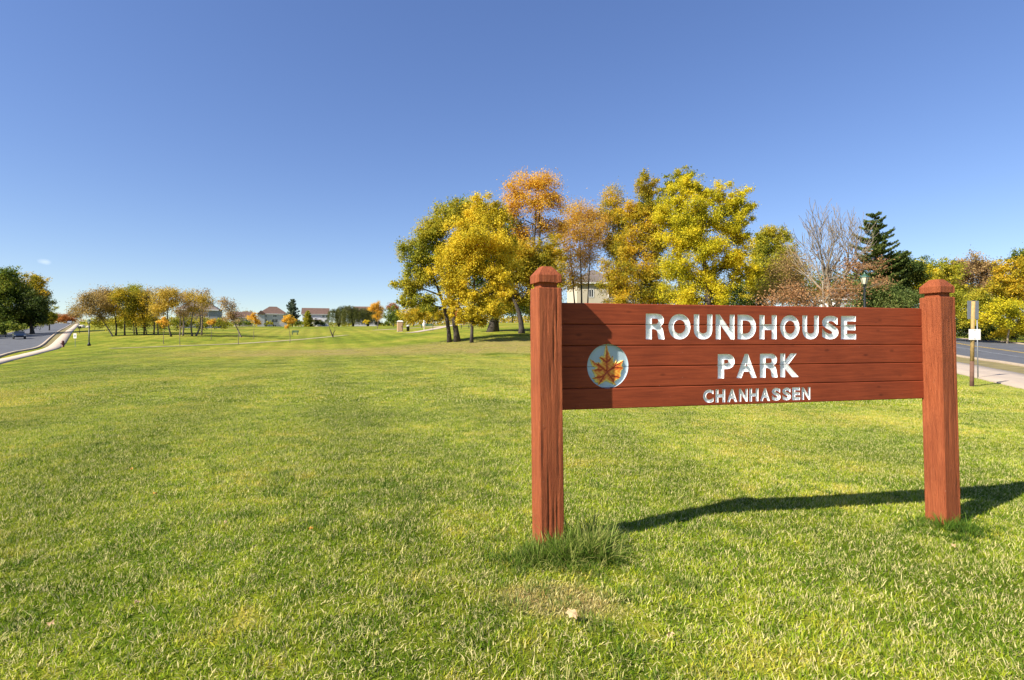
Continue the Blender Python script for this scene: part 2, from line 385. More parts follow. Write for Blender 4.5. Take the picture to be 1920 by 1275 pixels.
M['roof_brown'] = simple('brown_shingle', (0.12, 0.068, 0.048), 0.9, 0.22, 1.4)
M['roof_grey'] = simple('grey_brown_shingle', (0.15, 0.12, 0.10), 0.9, 0.2, 1.4)
M['trim'] = simple('white_trim', (0.72, 0.71, 0.69), 0.6, 0.04, 3)
M['deck'] = simple('deck_timber', (0.16, 0.10, 0.06), 0.8, 0.2, 3)
M['tan_plastic'] = simple('tan_plastic', (0.50, 0.32, 0.19), 0.5, 0.05, 2)
M['white_plastic'] = simple('white_plastic', (0.75, 0.72, 0.66), 0.5, 0.04, 2)
M['yellow_plastic'] = simple('yellow_plastic', (0.80, 0.52, 0.01), 0.4, 0.05, 2)
M['red_plastic'] = simple('red_plastic', (0.50, 0.05, 0.03), 0.4, 0.05, 2)
M['pale_wood'] = simple('treated_pole_wood', (0.36, 0.24, 0.085), 0.85, 0.25, 9, 0.4)
M['dark_wood'] = simple('dark_pole_wood', (0.13, 0.065, 0.04), 0.9, 0.25, 9, 0.4)
M['rubber'] = simple('tyre_rubber', (0.02, 0.02, 0.02), 0.9, 0.1, 8)
M['rock'] = simple('pale_rock', (0.5, 0.45, 0.38), 0.9, 0.2, 2, 0.5)
M['dead_leaf'] = simple('dead_leaf', (0.50, 0.34, 0.17), 0.8, 0.25, 40, 0.4)
M['gold_leaf'] = simple('fallen_gold_leaf', (0.55, 0.27, 0.03), 0.8, 0.25, 40, 0.4)
def glass(name, c, rough=0.08):
    m, nt, b = new_mat(name)
    b.inputs['Base Color'].default_value = c4(c); b.inputs['Roughness'].default_value = rough; b.inputs['Specular IOR Level'].default_value = 0.8
    return m
M['glass'] = glass('window_glass', (0.02, 0.025, 0.03))
M['car_blue'] = glass('dark_blue_car_paint', (0.02, 0.035, 0.07), 0.15)
M['car_white'] = glass('white_car_paint', (0.75, 0.75, 0.74), 0.2)
M['lamp_glass'] = glass('lamp_glass', (0.6, 0.6, 0.58), 0.1)
M['tail'] = glass('tail_lamp_red', (0.4, 0.01, 0.01), 0.2)

# ------------------------------------------------------------------ terrain
COLS = {   # column in photo pixels : (depth, height relative to the eye)
 -300: [(1.5,-1.40),(8,-1.45),(20,-1.8),(45,-2.3),(60,-2.0),(90,-0.7),(150,1.0),(300,5.0),(700,6)],
 0:    [(1.5,-1.40),(8,-1.44),(20,-1.75),(45,-2.3),(60,-2.0),(88,-0.75),(105,-0.2),(150,1.4),(200,3.2),(300,8.5),(700,11)],
 100:  [(1.5,-1.40),(8,-1.44),(20,-1.7),(45,-2.0),(75,-1.62),(105,-0.2),(150,1.5),(200,3.3),(300,9.3),(330,9.5),(700,7)],
 160:  [(1.5,-1.40),(8,-1.42),(20,-1.65),(45,-1.8),(78,-1.2),(105,0.35),(140,2.1),(200,4.3),(300,8.2),(700,7)],
 300:  [(1.5,-1.40),(8,-1.41),(20,-1.6),(45,-1.68),(62,-1.55),(75,-1.15),(90,-0.3),(105,0.75),(140,2.15),(200,4.3),(260,5.8),(400,7),(700,7)],
 600:  [(1.5,-1.39),(4,-1.38),(20,-1.58),(40,-1.62),(60,-1.45),(80,-1.1),(100,-0.35),(130,1.0),(160,2.4),(200,3.9),(260,5.7),(400,7),(700,7)],
 760:  [(1.5,-1.39),(4,-1.38),(20,-1.58),(40,-1.55),(55,-1.25),(75,-0.7),(95,0.3),(115,1.30),(140,2.6),(200,4.6),(260,6),(700,7)],
 880:  [(1.5,-1.39),(4,-1.39),(20,-1.58),(40,-1.45),(50,-0.95),(60,-0.05),(75,1.0),(100,2.0),(140,4.0),(200,5.6),(260,6.2),(700,7)],
 1000: [(1.5,-1.39),(4,-1.40),(20,-1.6),(40,-1.45),(50,-0.95),(60,-0.1),(75,1.1),(100,2.6),(140,4.4),(200,5.6),(260,6.2),(700,7)],
 1400: [(1.5,-1.40),(4.2,-1.47),(20,-1.62),(40,-1.5),(60,-0.9),(80,0.0),(120,1.2),(200,3),(700,5)],
 1780: [(1.5,-1.41),(4.3,-1.53),(8,-1.60),(17,-1.62),(24,-1.60),(42,-1.45),(60,-0.95),(72,-0.45),(100,0),(200,1.5),(700,4)],
 2300: [(1.5,-1.41),(4.3,-1.56),(8,-1.62),(17,-1.62),(24,-1.60),(42,-1.42),(60,-0.85),(72,-0.4),(100,0),(200,1.5),(700,4)],
}
_us = np.linspace(-1.4, 1.4, 141); _ld = np.linspace(math.log(1.5), math.log(700), 220)
_cp = sorted(COLS); _prof = np.array([np.interp(_ld, [math.log(d) for d, h in COLS[c]], [h for d, h in COLS[c]]) for c in _cp])
_cu = np.array([(c - 960) / 1000.0 for c in _cp])
HG = np.array([[np.interp(u, _cu, _prof[:, j]) for j in range(len(_ld))] for u in _us])
def _smooth(a, ax, n):
    for _ in range(n):
        p = np.pad(a, [(1, 1) if i == ax else (0, 0) for i in range(2)], mode='edge')
        a = (np.take(p, range(0, a.shape[ax]), ax) + 2 * np.take(p, range(1, a.shape[ax] + 1), ax) + np.take(p, range(2, a.shape[ax] + 2), ax)) / 4
    return a
HG = _smooth(_smooth(HG, 1, 10), 0, 24)
def Hn(X, Y):
    X = np.asarray(X, float); Y = np.asarray(Y, float)
    d = np.clip(Y, 1.5, 699.0); u = np.clip(X / d, -1.399, 1.399)
    fi = (u - _us[0]) / (_us[1] - _us[0]); fj = (np.log(d) - _ld[0]) / (_ld[1] - _ld[0])
    i = np.clip(fi.astype(int), 0, len(_us) - 2); j = np.clip(fj.astype(int), 0, len(_ld) - 2)
    a = fi - i; b = fj - j
    h = (HG[i, j]*(1-a)*(1-b) + HG[i+1, j]*a*(1-b) + HG[i, j+1]*(1-a)*b + HG[i+1, j+1]*a*b)
    h = h + 0.012 * np.sin(X * 0.9 + 0.7 * np.sin(Y * 0.5)) * np.sin(Y * 0.8 + 1.0) * np.clip(Y, 0, 10) / 10
    return h + CAMZ
def H(X, Y): return float(Hn(X, Y))
def G(px, Y, dz=0.0):
    X = (px - 960) / 1000.0 * Y
    return Vector((X, Y, H(X, Y) + dz))

ys = np.concatenate([[-400, -120, -40, -15, -6, -2, 0], np.exp(np.linspace(math.log(1.0), math.log(700), 230)), [900, 1300, 2000, 3500, 6000]])
ws = np.concatenate([[-8, -5, -3.4, -2.6, -2.1], np.linspace(-1.8, 1.8, 190), [2.1, 2.6, 3.4, 5, 8]])
gx = np.array([[w * (max(y, 0) * 1.0 + (3 if y >= 0 else 3 - y)) for w in ws] for y in ys]); gy = np.repeat(ys[:, None], len(ws), 1)
gz = Hn(gx, gy); gz = np.where(gy > 700, gz - 0.0, gz)
nv = np.stack([gx, gy, gz], -1).reshape(-1, 3); nc = len(ws); nr = len(ys)
idx = np.arange(nr * nc).reshape(nr, nc)
quads = np.stack([idx[:-1, :-1], idx[:-1, 1:], idx[1:, 1:], idx[1:, :-1]], -1).reshape(-1, 4)
def np_mesh(name, verts, faces, k, mat, smooth=False):
    me = bpy.data.meshes.new(name); me.vertices.add(len(verts)); me.vertices.foreach_set('co', np.asarray(verts, np.float32).ravel())
    nf = len(faces); me.loops.add(nf * k); me.loops.foreach_set('vertex_index', np.asarray(faces, np.int32).ravel())
    me.polygons.add(nf); me.polygons.foreach_set('loop_start', np.arange(0, nf * k, k, dtype=np.int32))
    me.update(calc_edges=True)
    if smooth: me.polygons.foreach_set('use_smooth', np.ones(nf, bool))
    if mat: me.materials.append(mat)
    return me
ground = link('ground', np_mesh('ground', nv, quads, 4, ground_mat(), True)); tag(ground, kind='structure')

# ------------------------------------------------------------------ roads, kerbs, pavements (sheets draped on the ground)
def resample(pts, step):
    pts = [Vector((p[0], p[1])) for p in pts]
    # catmull-rom
    out = []
    for i in range(len(pts) - 1):
        p0 = pts[max(i-1, 0)]; p1 = pts[i]; p2 = pts[i+1]; p3 = pts[min(i+2, len(pts)-1)]
        n = max(2, int((p2 - p1).length / step))
        for k in range(n):
            t = k / n
            out.append(0.5 * ((2*p1) + (p2-p0)*t + (2*p0-5*p1+4*p2-p3)*t*t + (3*p1-p0-3*p2+p3)*t*t*t))
    out.append(pts[-1]); return out
def strip(name, pts, a, b, dz, mat, kind='structure', nx=4, thick=0.0, parent=None, step=1.5):
    """sheet between offsets a and b (metres right of the line)"""
    c = resample(pts, step); v = []; f = []
    for i, p in enumerate(c):
        t = (c[min(i+1, len(c)-1)] - c[max(i-1, 0)]).normalized(); n = Vector((t.y, -t.x))
        for k in range(nx + 1):
            q = p + n * (a + (b - a) * k / nx); v.append((q.x, q.y, H(q.x, q.y) + dz))
    m = nx + 1
    for i in range(len(c) - 1):
        for k in range(nx): f.append((i*m+k, i*m+k+1, (i+1)*m+k+1, (i+1)*m+k))
    if thick:
        base = len(v)
        for i in range(len(c)):
            for k in (0, nx):
                x, y, z = v[i*m+k]; v.append((x, y, z - thick))
        for i in range(len(c) - 1):
            f.append((i*m, (i+1)*m, base+(i+1)*2, base+i*2)); f.append((i*m+nx, base+i*2+1, base+(i+1)*2+1, (i+1)*m+nx))
        f.append((0, base, base+1, nx)) if nx == 1 else None
    me = bpy.data.meshes.new(name); me.from_pydata(v, [], f); me.update(); me.materials.append(mat)
    me.polygons.foreach_set('use_smooth', [True]*len(me.polygons))
    o = link(name, me, parent)
    if parent is None: tag(o, kind=kind)
    return o
def pl(l): return [((px - 960) / 1000.0 * Y, Y) for px, Y in l]
# left road: line along its right hand kerb
LR = [(-30, 30), (-47, 48)] + pl([(22, 62), (75, 76), (97, 105), (112, 150), (124, 200), (141, 300), (146, 330)])
strip('road', LR, -10.5, -0.35, 0.04, M['asphalt'], nx=6)
strip('kerb', LR, -0.35, 0.0, 0.15, M['kerb'], nx=1, thick=0.15)
strip('kerb', LR, -10.85, -10.5, 0.15, M['kerb'], nx=1, thick=0.15)
LS = [(-14, 6), (-30, 29)] + pl([(8, 46), (74, 60), (116, 76), (130, 105), (138, 150), (144, 200), (152, 300)])
strip('pavement', LS, -1.7, 0.0, 0.045, M['concrete'], nx=2, thick=0.045)
# turf strip between kerb and pavement
def between(name, A, B, dz, mat):
    a = resample(A, 2.0); b = resample(B, 2.0); n = 90; v = []; f = []
    def at(c, t):
        x = t * (len(c) - 1); i = min(int(x), len(c) - 2); return c[i].lerp(c[i+1], x - i)
    for i in range(n + 1):
        p, q = at(a, i / n), at(b, i / n)
        for k in range(4):
            r = p.lerp(q, k / 3); v.append((r.x, r.y, H(r.x, r.y) + dz))
    for i in range(n):
        for k in range(3): f.append((i*4+k, i*4+k+1, i*4+k+5, i*4+k+4))
    me = bpy.data.meshes.new(name); me.from_pydata(v, [], f); me.update(); me.materials.append(mat)
    return tag(link(name, me), kind='structure')
between('verge', pl([(75, 76), (97, 105), (112, 150), (124, 200), (141, 300)]), pl([(91, 76), (112, 105), (125, 150), (134, 200), (146, 300)]), 0.025, M['verge'])
# right road: the line is the near edge of the trail
RT = [(11.2, 4.0), (16.0, 16.7), (20.2, 24.2), (26.5, 36.0), (37, 56), (60, 100), (90, 150)]
RT = [(8.5, 3.0), (12.2, 9.8), (16.0, 16.7), (20.0, 24.0), (26.6, 36.0), (37.6, 56), (62, 100), (90, 150)]
strip('pavement', RT, 0.0, 2.3, 0.06, M['concrete'], nx=3, thick=0.06)
strip('verge', RT, 2.3, 4.25, 0.022, M['verge'], nx=3)
strip('kerb', RT, 4.25, 4.6, 0.13, M['kerb'], nx=1, thick=0.13)
strip('road', RT, 4.6, 16.6, 0.03, M['asphalt'], nx=8)
strip('road_marking', RT, 10.4, 10.52, 0.042, M['yellow_line'], nx=1)
strip('road_marking', RT, 10.66, 10.78, 0.042, M['yellow_line'], nx=1)
strip('road_marking', RT, 8.15, 8.3, 0.042, M['white_line'], nx=1)
strip('kerb', RT, 16.6, 17.0, 0.15, M['kerb'], nx=1, thick=0.15)
# narrow park path and pale playground path
strip('path', pl([(205, 69), (300, 73), (440, 81), (540, 93), (600, 103), (650, 112)]), -0.75, 0.75, 0.05, M['worn_path'], nx=2)
strip('path', pl([(770, 103), (810, 112), (835, 124), (862, 140)]), -1.6, 1.6, 0.06, M['concrete'], nx=2)
strip('path', pl([(700, 135), (760, 132), (800, 133), (835, 126)]), -1.1, 1.1, 0.05, M['concrete'], nx=2)

# ------------------------------------------------------------------ park sign
PHI = math.atan(0.236)
EX = Vector((math.cos(PHI), math.sin(PHI))); GX = Vector((-math.sin(PHI), math.cos(PHI)))
O2 = Vector((0.30, 3.713 - 0.06 * 0.236))
sign_base = Vector((O2.x, O2.y, H(O2.x, O2.y)))
sign = empty('park_sign', sign_base, PHI, 'wide red-brown wooden park sign of five planks between two tall posts, lettered ROUNDHOUSE PARK CHANHASSEN', 'park sign')
EYE = CAMZ - sign_base.z                          # eye height in the sign's own frame
def sx_of(px):                                    # along-panel coordinate of a photo column
    u = (px - 960) / 1000.0
    # O2 + s*EX = (u*Y, Y)
    s = (u * O2.y - O2.x) / (EX.x - u * EX.y); return s
S_END = sx_of(1733) + 0.012
TOP, BOT = EYE + 0.247, EYE - 0.503
ph = (TOP - BOT) / 5.0
planks = []
random.seed(5)
for i in range(5):
    z1 = TOP - i * ph - (0.0016 if i else 0); z0 = TOP - (i + 1) * ph + 0.0016
    yo = random.uniform(-0.0008, 0.0008)
    mb = MB(); mb.box(-0.045, S_END, yo, 0.040 + yo, z0, z1)
    o = mb.build('plank', M['plank'], None)
    bevel(o, 0.0048, 1)
    planks.append(o)
# cutters
DEP = 0.017
def glyph(ch, x0, x1, z0, z1, off=0.038):
    if ch == 'R':
        cu = bpy.data.curves.new('glyph', 'CURVE'); cu.dimensions = '2D'; cu.fill_mode = 'BOTH'; cu.extrude = 0.5
        for pts in (((0.01,0),(0,.01),(0,.99),(.01,1),(.42,1),(.53,.98),(.62,.91),(.67,.81),(.67,.70),(.64,.60),(.56,.51),(.62,.44),(.65,.34),(.70,.02),(.69,0),(.49,0),(.46,.05),(.43,.30),(.38,.37),(.30,.40),(.22,.40),(.22,.01),(.21,0)), ((.22,.60),(.40,.60),(.45,.64),(.47,.71),(.45,.78),(.40,.81),(.22,.81))):
            sp = cu.splines.new('POLY'); sp.points.add(len(pts) - 1); sp.use_cyclic_u = True
            for i, (x, y) in enumerate(pts): sp.points[i].co = (x, y, 0, 1)
    else:
        cu = bpy.data.curves.new('glyph', 'FONT'); cu.body = ch; cu.size = 1.0; cu.offset = off; cu.extrude = 0.5; cu.resolution_u = 10
    ob = bpy.data.objects.new('glyph', cu); COL.objects.link(ob)
    dg = bpy.context.evaluated_depsgraph_get(); me = bpy.data.meshes.new_from_object(ob.evaluated_get(dg))
    bpy.data.objects.remove(ob)
    co = np.array([v.co[:] for v in me.vertices]); lo = co.min(0); hi = co.max(0)
    for v in me.vertices:
        x = x0 + (v.co.x - lo[0]) / (hi[0] - lo[0]) * (x1 - x0)
        z = z0 + (v.co.y - lo[1]) / (hi[1] - lo[1]) * (z1 - z0)
        y = DEP if v.co.z < 0 else -0.05
        v.co = (x, y, z)
    bm = bmesh.new(); bm.from_mesh(me); bmesh.ops.remove_doubles(bm, verts=bm.verts, dist=1e-5)
    bmesh.ops.recalc_face_normals(bm, faces=bm.faces); bm.to_mesh(me); bm.free()
    return me
ROWS = [
 (0.1775, -0.0085, [('R',1211,1246),('O',1253.5,1294.5),('U',1301,1335.5),('N',1342,1377),('D',1383,1417.5),('H',1424,1456),('O',1463,1499),('U',1504.5,1535),('S',1541.5,1572),('E',1577,1605)]),
 (-0.119, -0.302, [('P',1346,1377.5),('A',1381,1418.5),('R',1425,1458),('K',1463,1497.5)]),
 (-0.383, -0.481, [('C',1318.5,1337.8),('H',1341.8,1359.5),('A',1363.5,1382),('N',1385.6,1401.6),('H',1405,1422),('A',1425.5,1443.6),('S',1447.4,1463.6),('S',1467,1482.8),('E',1485.3,1500),('N',1503.3,1519)]),
]
letters = []
for zt, zb, row in ROWS:
    for ch, a, b in row:
        xa, xb = sx_of(a), sx_of(b)
        letters.append((ch, xa, xb, glyph(ch, xa, xb, EYE + zb, EYE + zt, 0.046 if zt > -0.3 else 0.046), zt))
CX, CZ, CR = sx_of(1140), EYE - 0.199, 0.157
DC = 0.021
def apply_cut(o, cutter_meshes):
    bmj = bmesh.new()
    for me in cutter_meshes: bmj.from_mesh(me)
    cm = bpy.data.meshes.new('cut'); bmj.to_mesh(cm); bmj.free()
    co = bpy.data.objects.new('cut', cm); COL.objects.link(co)
    md = o.modifiers.new('cut', 'BOOLEAN'); md.operation = 'DIFFERENCE'; md.solver = 'EXACT'; md.object = co
    dg = bpy.context.evaluated_depsgraph_get(); me = bpy.data.meshes.new_from_object(o.evaluated_get(dg))
    o.modifiers.clear(); o.data = me; bpy.data.objects.remove(co)
cyl = MB()
n = 56
for yy in (-0.05, DC):
    for k in range(n): cyl.v.append((CX + CR * math.cos(2*math.pi*k/n), yy, CZ + CR * math.sin(2*math.pi*k/n)))
cyl.f.append(tuple(range(n))); cyl.f.append(tuple(range(2*n - 1, n - 1, -1)))
for k in range(n): cyl.f.append((k, n + k, n + (k+1) % n, (k+1) % n))
cme = bpy.data.meshes.new('cyl'); cme.from_pydata(cyl.v, [], cyl.f)
bm = bmesh.new(); bm.from_mesh(cme); bmesh.ops.recalc_face_normals(bm, faces=bm.faces); bm.to_mesh(cme); bm.free()
faces_letter = {i: ([], []) for i in range(len(letters))}
disc_v, disc_f = [], []
for o in planks:
    zs = [v.co.z for v in o.data.vertices]; lo, hi = min(zs), max(zs)
    cut = []
    for (ch, xa, xb, me, zt) in letters:
        mz = [v.co.z for v in me.vertices]
        if min(mz) < hi and max(mz) > lo: cut.append(me)
    if CZ - CR < hi and CZ + CR > lo: cut.append(cme)
    if cut: apply_cut(o, cut)
    bm = bmesh.new(); bm.from_mesh(o.data); kill = []
    for f in bm.faces:
        ysv = [v.co.y for v in f.verts]; c = f.calc_center_median()
        tgt = None
        if max(ysv) <= DC + 1e-4 and abs(max(ysv) - DC) < 2e-4 and (c.x - CX)**2 + (c.z - CZ)**2 < (CR + 0.01)**2: tgt = 'disc'
        elif max(ysv) <= DEP + 1e-4 and abs(max(ysv) - DEP) < 2e-4:
            for i, (ch, xa, xb, me, zt) in enumerate(letters):
                row_ok = (zt > 0 and c.z > EYE - 0.05) or (-0.3 < zt < 0 and EYE - 0.34 < c.z < EYE - 0.1) or (zt < -0.3 and c.z < EYE - 0.36)
                if row_ok and xa - 0.002 <= c.x <= xb + 0.002: tgt = i
        if tgt is None: continue
        kill.append(f)
        V, Fc = (disc_v, disc_f) if tgt == 'disc' else faces_letter[tgt]
        b0 = len(V); V.extend([tuple(v.co) for v in f.verts]); Fc.append(tuple(range(b0, b0 + len(f.verts))))
    bmesh.ops.delete(bm, geom=kill, context='FACES'); bm.to_mesh(o.data); bm.free()
    if lo > BOT + 0.05:                            # added tongue: closes the joint from behind so no light shows through
        bm = bmesh.new(); bm.from_mesh(o.data)
        bmesh.ops.create_cube(bm, size=1.0, matrix=Matrix.Translation(((S_END - 0.045) / 2, 0.030, lo)) @ Matrix.Diagonal((S_END + 0.02, 0.008, 0.02, 1)))
        bm.to_mesh(o.data); bm.free()
    o.data.materials.clear(); o.data.materials.append(M['plank']); o.parent = sign
for i, (ch, *_r) in enumerate(letters):
    V, Fc = faces_letter[i]
    if V:
        mb = MB(); mb.v = V; mb.f = Fc; o = mb.build('letter', M['white'], sign); o['label'] = 'white carved letter ' + ch
if disc_v:
    mb = MB(); mb.v = disc_v; mb.f = disc_f; emblem = mb.build('emblem_disc', M['disc'], sign); emblem['label'] = 'round pale blue recess holding the maple leaf'

# carved maple leaf: outline measured on the photograph, in metres about the disc centre
OUT = [(690,150),(715,215),(735,300),(770,370),(790,430),(800,470),(835,405),(855,470),(850,520),(870,555),(915,480),(940,560),(1005,530),(1095,510),(1070,590),(1055,640),(1100,690),(1050,740),(1030,800),(1035,860),(990,930),(920,960),(880,990),(930,1065),(860,1050),(770,1010),(680,965),(600,1010),(480,1065),(500,1010),(400,985),(420,950),(330,880),(420,880),(410,830),(340,700),(400,705),(440,665),(360,640),(330,580),(305,480),(400,520),(430,560),(500,545),(530,560),(560,530),(515,460),(540,430),(590,400),(620,430),(640,330),(660,230)]
kpx = 0.157 / 478.0
outl = np.array([((x - 703) * kpx, -(y - 640) * kpx) for x, y in OUT])
res = 0.0022
gxs = np.arange(-0.14, 0.141, res); GXX, GZZ = np.meshgrid(gxs, np.arange(-0.15, 0.165, res), indexing='ij')
def inside(x, z, poly):
    r = np.zeros(x.shape, bool); n = len(poly)
    for i in range(n):
        x1, z1 = poly[i]; x2, z2 = poly[(i+1) % n]
        cond = ((z1 > z) != (z2 > z)) & (x < (x2 - x1) * (z - z1) / (z2 - z1 + 1e-12) + x1); r ^= cond
    return r
def segd(x, z, a, b):
    a = np.array(a); b = np.array(b); d = b - a; t = np.clip(((x-a[0])*d[0] + (z-a[1])*d[1]) / (d @ d + 1e-12), 0, 1)
    return np.hypot(x - a[0] - t*d[0], z - a[1] - t*d[1])
de = np.min([segd(GXX, GZZ, outl[i], outl[(i+1) % len(outl)]) for i in range(len(outl))], 0)
def lp(x, y): return ((x - 703) * kpx, -(y - 640) * kpx)
cen = lp(690, 760)
veins = [(cen, lp(690, 200)), (cen, lp(1080, 530)), (cen, lp(320, 500)), (cen, lp(900, 1040)), (cen, lp(490, 1050)), (lp(820, 680), lp(1080, 690)), (lp(560, 720), lp(360, 720)),
         (lp(690, 560), lp(835, 430)), (lp(690, 560), lp(530, 450)), (lp(800, 850), lp(1000, 900)), (lp(600, 860), lp(380, 900)), (lp(900, 620), lp(930, 510)), (lp(480, 620), lp(500, 560))]
dv = np.min([segd(GXX, GZZ, a, b) for a, b in veins], 0)
ins = inside(GXX, GZZ, outl)
hgt = np.clip(de / 0.008, 0, 1) * 0.010 + 0.002 - np.clip(1 - dv / 0.004, 0, 1) * 0.004
tnt = np.clip(1.2 - de / 0.012, 0, 1) * 0.7 + np.clip(dv / 0.018, 0, 1) * 0.34 + 0.06 - np.clip(1 - dv / 0.005, 0, 1) * 0.55
tnt = np.clip(tnt + 0.12 * np.sin(GXX * 170 + 3 * np.sin(GZZ * 120)), 0, 1)
lv, lf, lt, vid = [], [], [], {}
def gv(i, j, low=False):
    k = (i, j, low)
    if k not in vid:
        vid[k] = len(lv); lv.append((CX + GXX[i, j], DC - (0.0003 if low else hgt[i, j]), CZ + GZZ[i, j])); lt.append(tnt[i, j])
    return vid[k]
cellin = ins[:-1, :-1] & ins[1:, :-1] & ins[1:, 1:] & ins[:-1, 1:]
ni, nj = cellin.shape
for i in range(ni):
    for j in range(nj):
        if not cellin[i, j]: continue
        lf.append((gv(i, j), gv(i+1, j), gv(i+1, j+1), gv(i, j+1)))
        for (di, dj, a, b) in ((-1,0,(0,0),(0,1)), (1,0,(1,1),(1,0)), (0,-1,(1,0),(0,0)), (0,1,(0,1),(1,1))):
            I, J = i + di, j + dj
            if 0 <= I < ni and 0 <= J < nj and cellin[I, J]: continue
            p, q = (i+a[0], j+a[1]), (i+b[0], j+b[1])
            lf.append((gv(*p), gv(*q), gv(q[0], q[1], True), gv(p[0], p[1], True)))
mb = MB(); mb.v = lv; mb.f = lf
m, nt, b = new_mat('painted_leaf')
at = N(nt, 'ShaderNodeAttribute', attribute_name='tint')
L(nt, ramp(nt, at.outputs['Fac'], [(0.0, (0.45, 0.06, 0.01)), (0.25, (0.75, 0.19, 0.02)), (0.5, (0.85, 0.42, 0.05)), (0.8, (0.92, 0.72, 0.20))]), b.inputs['Base Color'])
b.inputs['Roughness'].default_value = 0.5
lo_ = mb.build('maple_leaf', m, sign, smooth=False)
a_ = lo_.data.attributes.new('tint', 'FLOAT', 'POINT'); a_.data.foreach_set('value', lt)
lo_['label'] = 'carved maple leaf painted yellow and orange with red veins'

# posts
def make_post(front_left_px, front_left_depthpt, rot_deg, b, lean, seed):
    """square post, front left corner at a ground point (world XY), built in the sign's frame"""
    rnd = random.Random(seed)
    Pw = Vector(front_left_depthpt) - O2
    fl = Vector((Pw.dot(EX), Pw.dot(GX)))
    a = math.radians(rot_deg) - PHI
    ex = Vector((math.cos(a), math.sin(a))); gx_ = Vector((-math.sin(a), math.cos(a)))
    c = fl + ex * b / 2 + gx_ * b / 2
    gz0 = H(front_left_depthpt[0], front_left_depthpt[1]) - sign_base.z
    def ring(hw, z, nper=14, ch=0.007, jit=0.0):
        pts = []
        for s in range(4):
            for k in range(nper):
                t = -1 + 2 * k / nper
                # chamfered square
                tt = t * 1.0; x = hw * tt; y = -hw
                if k == 0: x = -hw + ch * 0.0; y = -hw + ch
                if k == 1: x = -hw + ch; y = -hw
                if k == nper - 1: x = hw - ch
                # fissures, deeper towards one edge of the rough face
                q = Vector((x * 60, s * 7.3 + seed, z * 2.2)); f = mnoise.noise(q)
                dp = -max(0, f - 0.18) * 0.009 * (1.0 if abs(t) < 0.93 else 0.3) + mnoise.noise(Vector((x*14, s*3+seed, z*9))) * 0.0012
                if s == 0 and 0.35 < t < 0.8: dp -= max(0, mnoise.noise(Vector((x*110, seed, z*1.3)))) * 0.008
                y = y - dp * (1 if jit else 0)
                an = s * math.pi / 2
                X = x * math.cos(an) - y * math.sin(an); Y_ = x * math.sin(an) + y * math.cos(an)
                p = c + ex * X + gx_ * Y_
                pts.append((p.x - lean * (z - EYE), p.y, z))
        return pts
    def stack(levels, name):
        mb = MB(); rings = 0; nn = 56
        for hw, z, j in levels: mb.v += ring(hw, z, jit=j); rings += 1
        for i in range(rings - 1):
            for k in range(nn):
                k2 = (k + 1) % nn; mb.f.append((i*nn+k, i*nn+k2, (i+1)*nn+k2, (i+1)*nn+k))
        mb.f.append(tuple(range(nn))[::-1]); mb.f.append(tuple((rings-1)*nn + k for k in range(nn)))
        return mb.build(name, M['post'], sign)
    hw = b / 2
    body = EYE + 0.335
    lv_ = []; z = gz0 - 0.25
    while z < body - 0.02: lv_.append((hw, z, 1.0)); z += 0.02
    lv_ += [(hw, body - 0.005, 1.0), (hw - 0.005, body, 0.5), (hw - 0.024, body + 0.001, 0), (hw - 0.024, body + 0.034, 0)]
    stack(lv_, 'post')
    stack([(hw - 0.026, body + 0.0335, 0), (hw - 0.001, body + 0.034, 0), (hw, body + 0.037, 1), (hw, body + 0.06, 1), (hw, body + 0.083, 1), (hw - 0.002, body + 0.087, 0), (hw - 0.026, body + 0.118, 0), (hw - 0.046, body + 0.143, 0), (hw - 0.050, body + 0.146, 0)], 'post_cap')
    return c
make_post(1010, (0.1753, 3.50), 17.5, 0.170, 0.010, 3)
make_post(1761, (3.4525, 4.289), 16.5, 0.170, 0.034, 11)

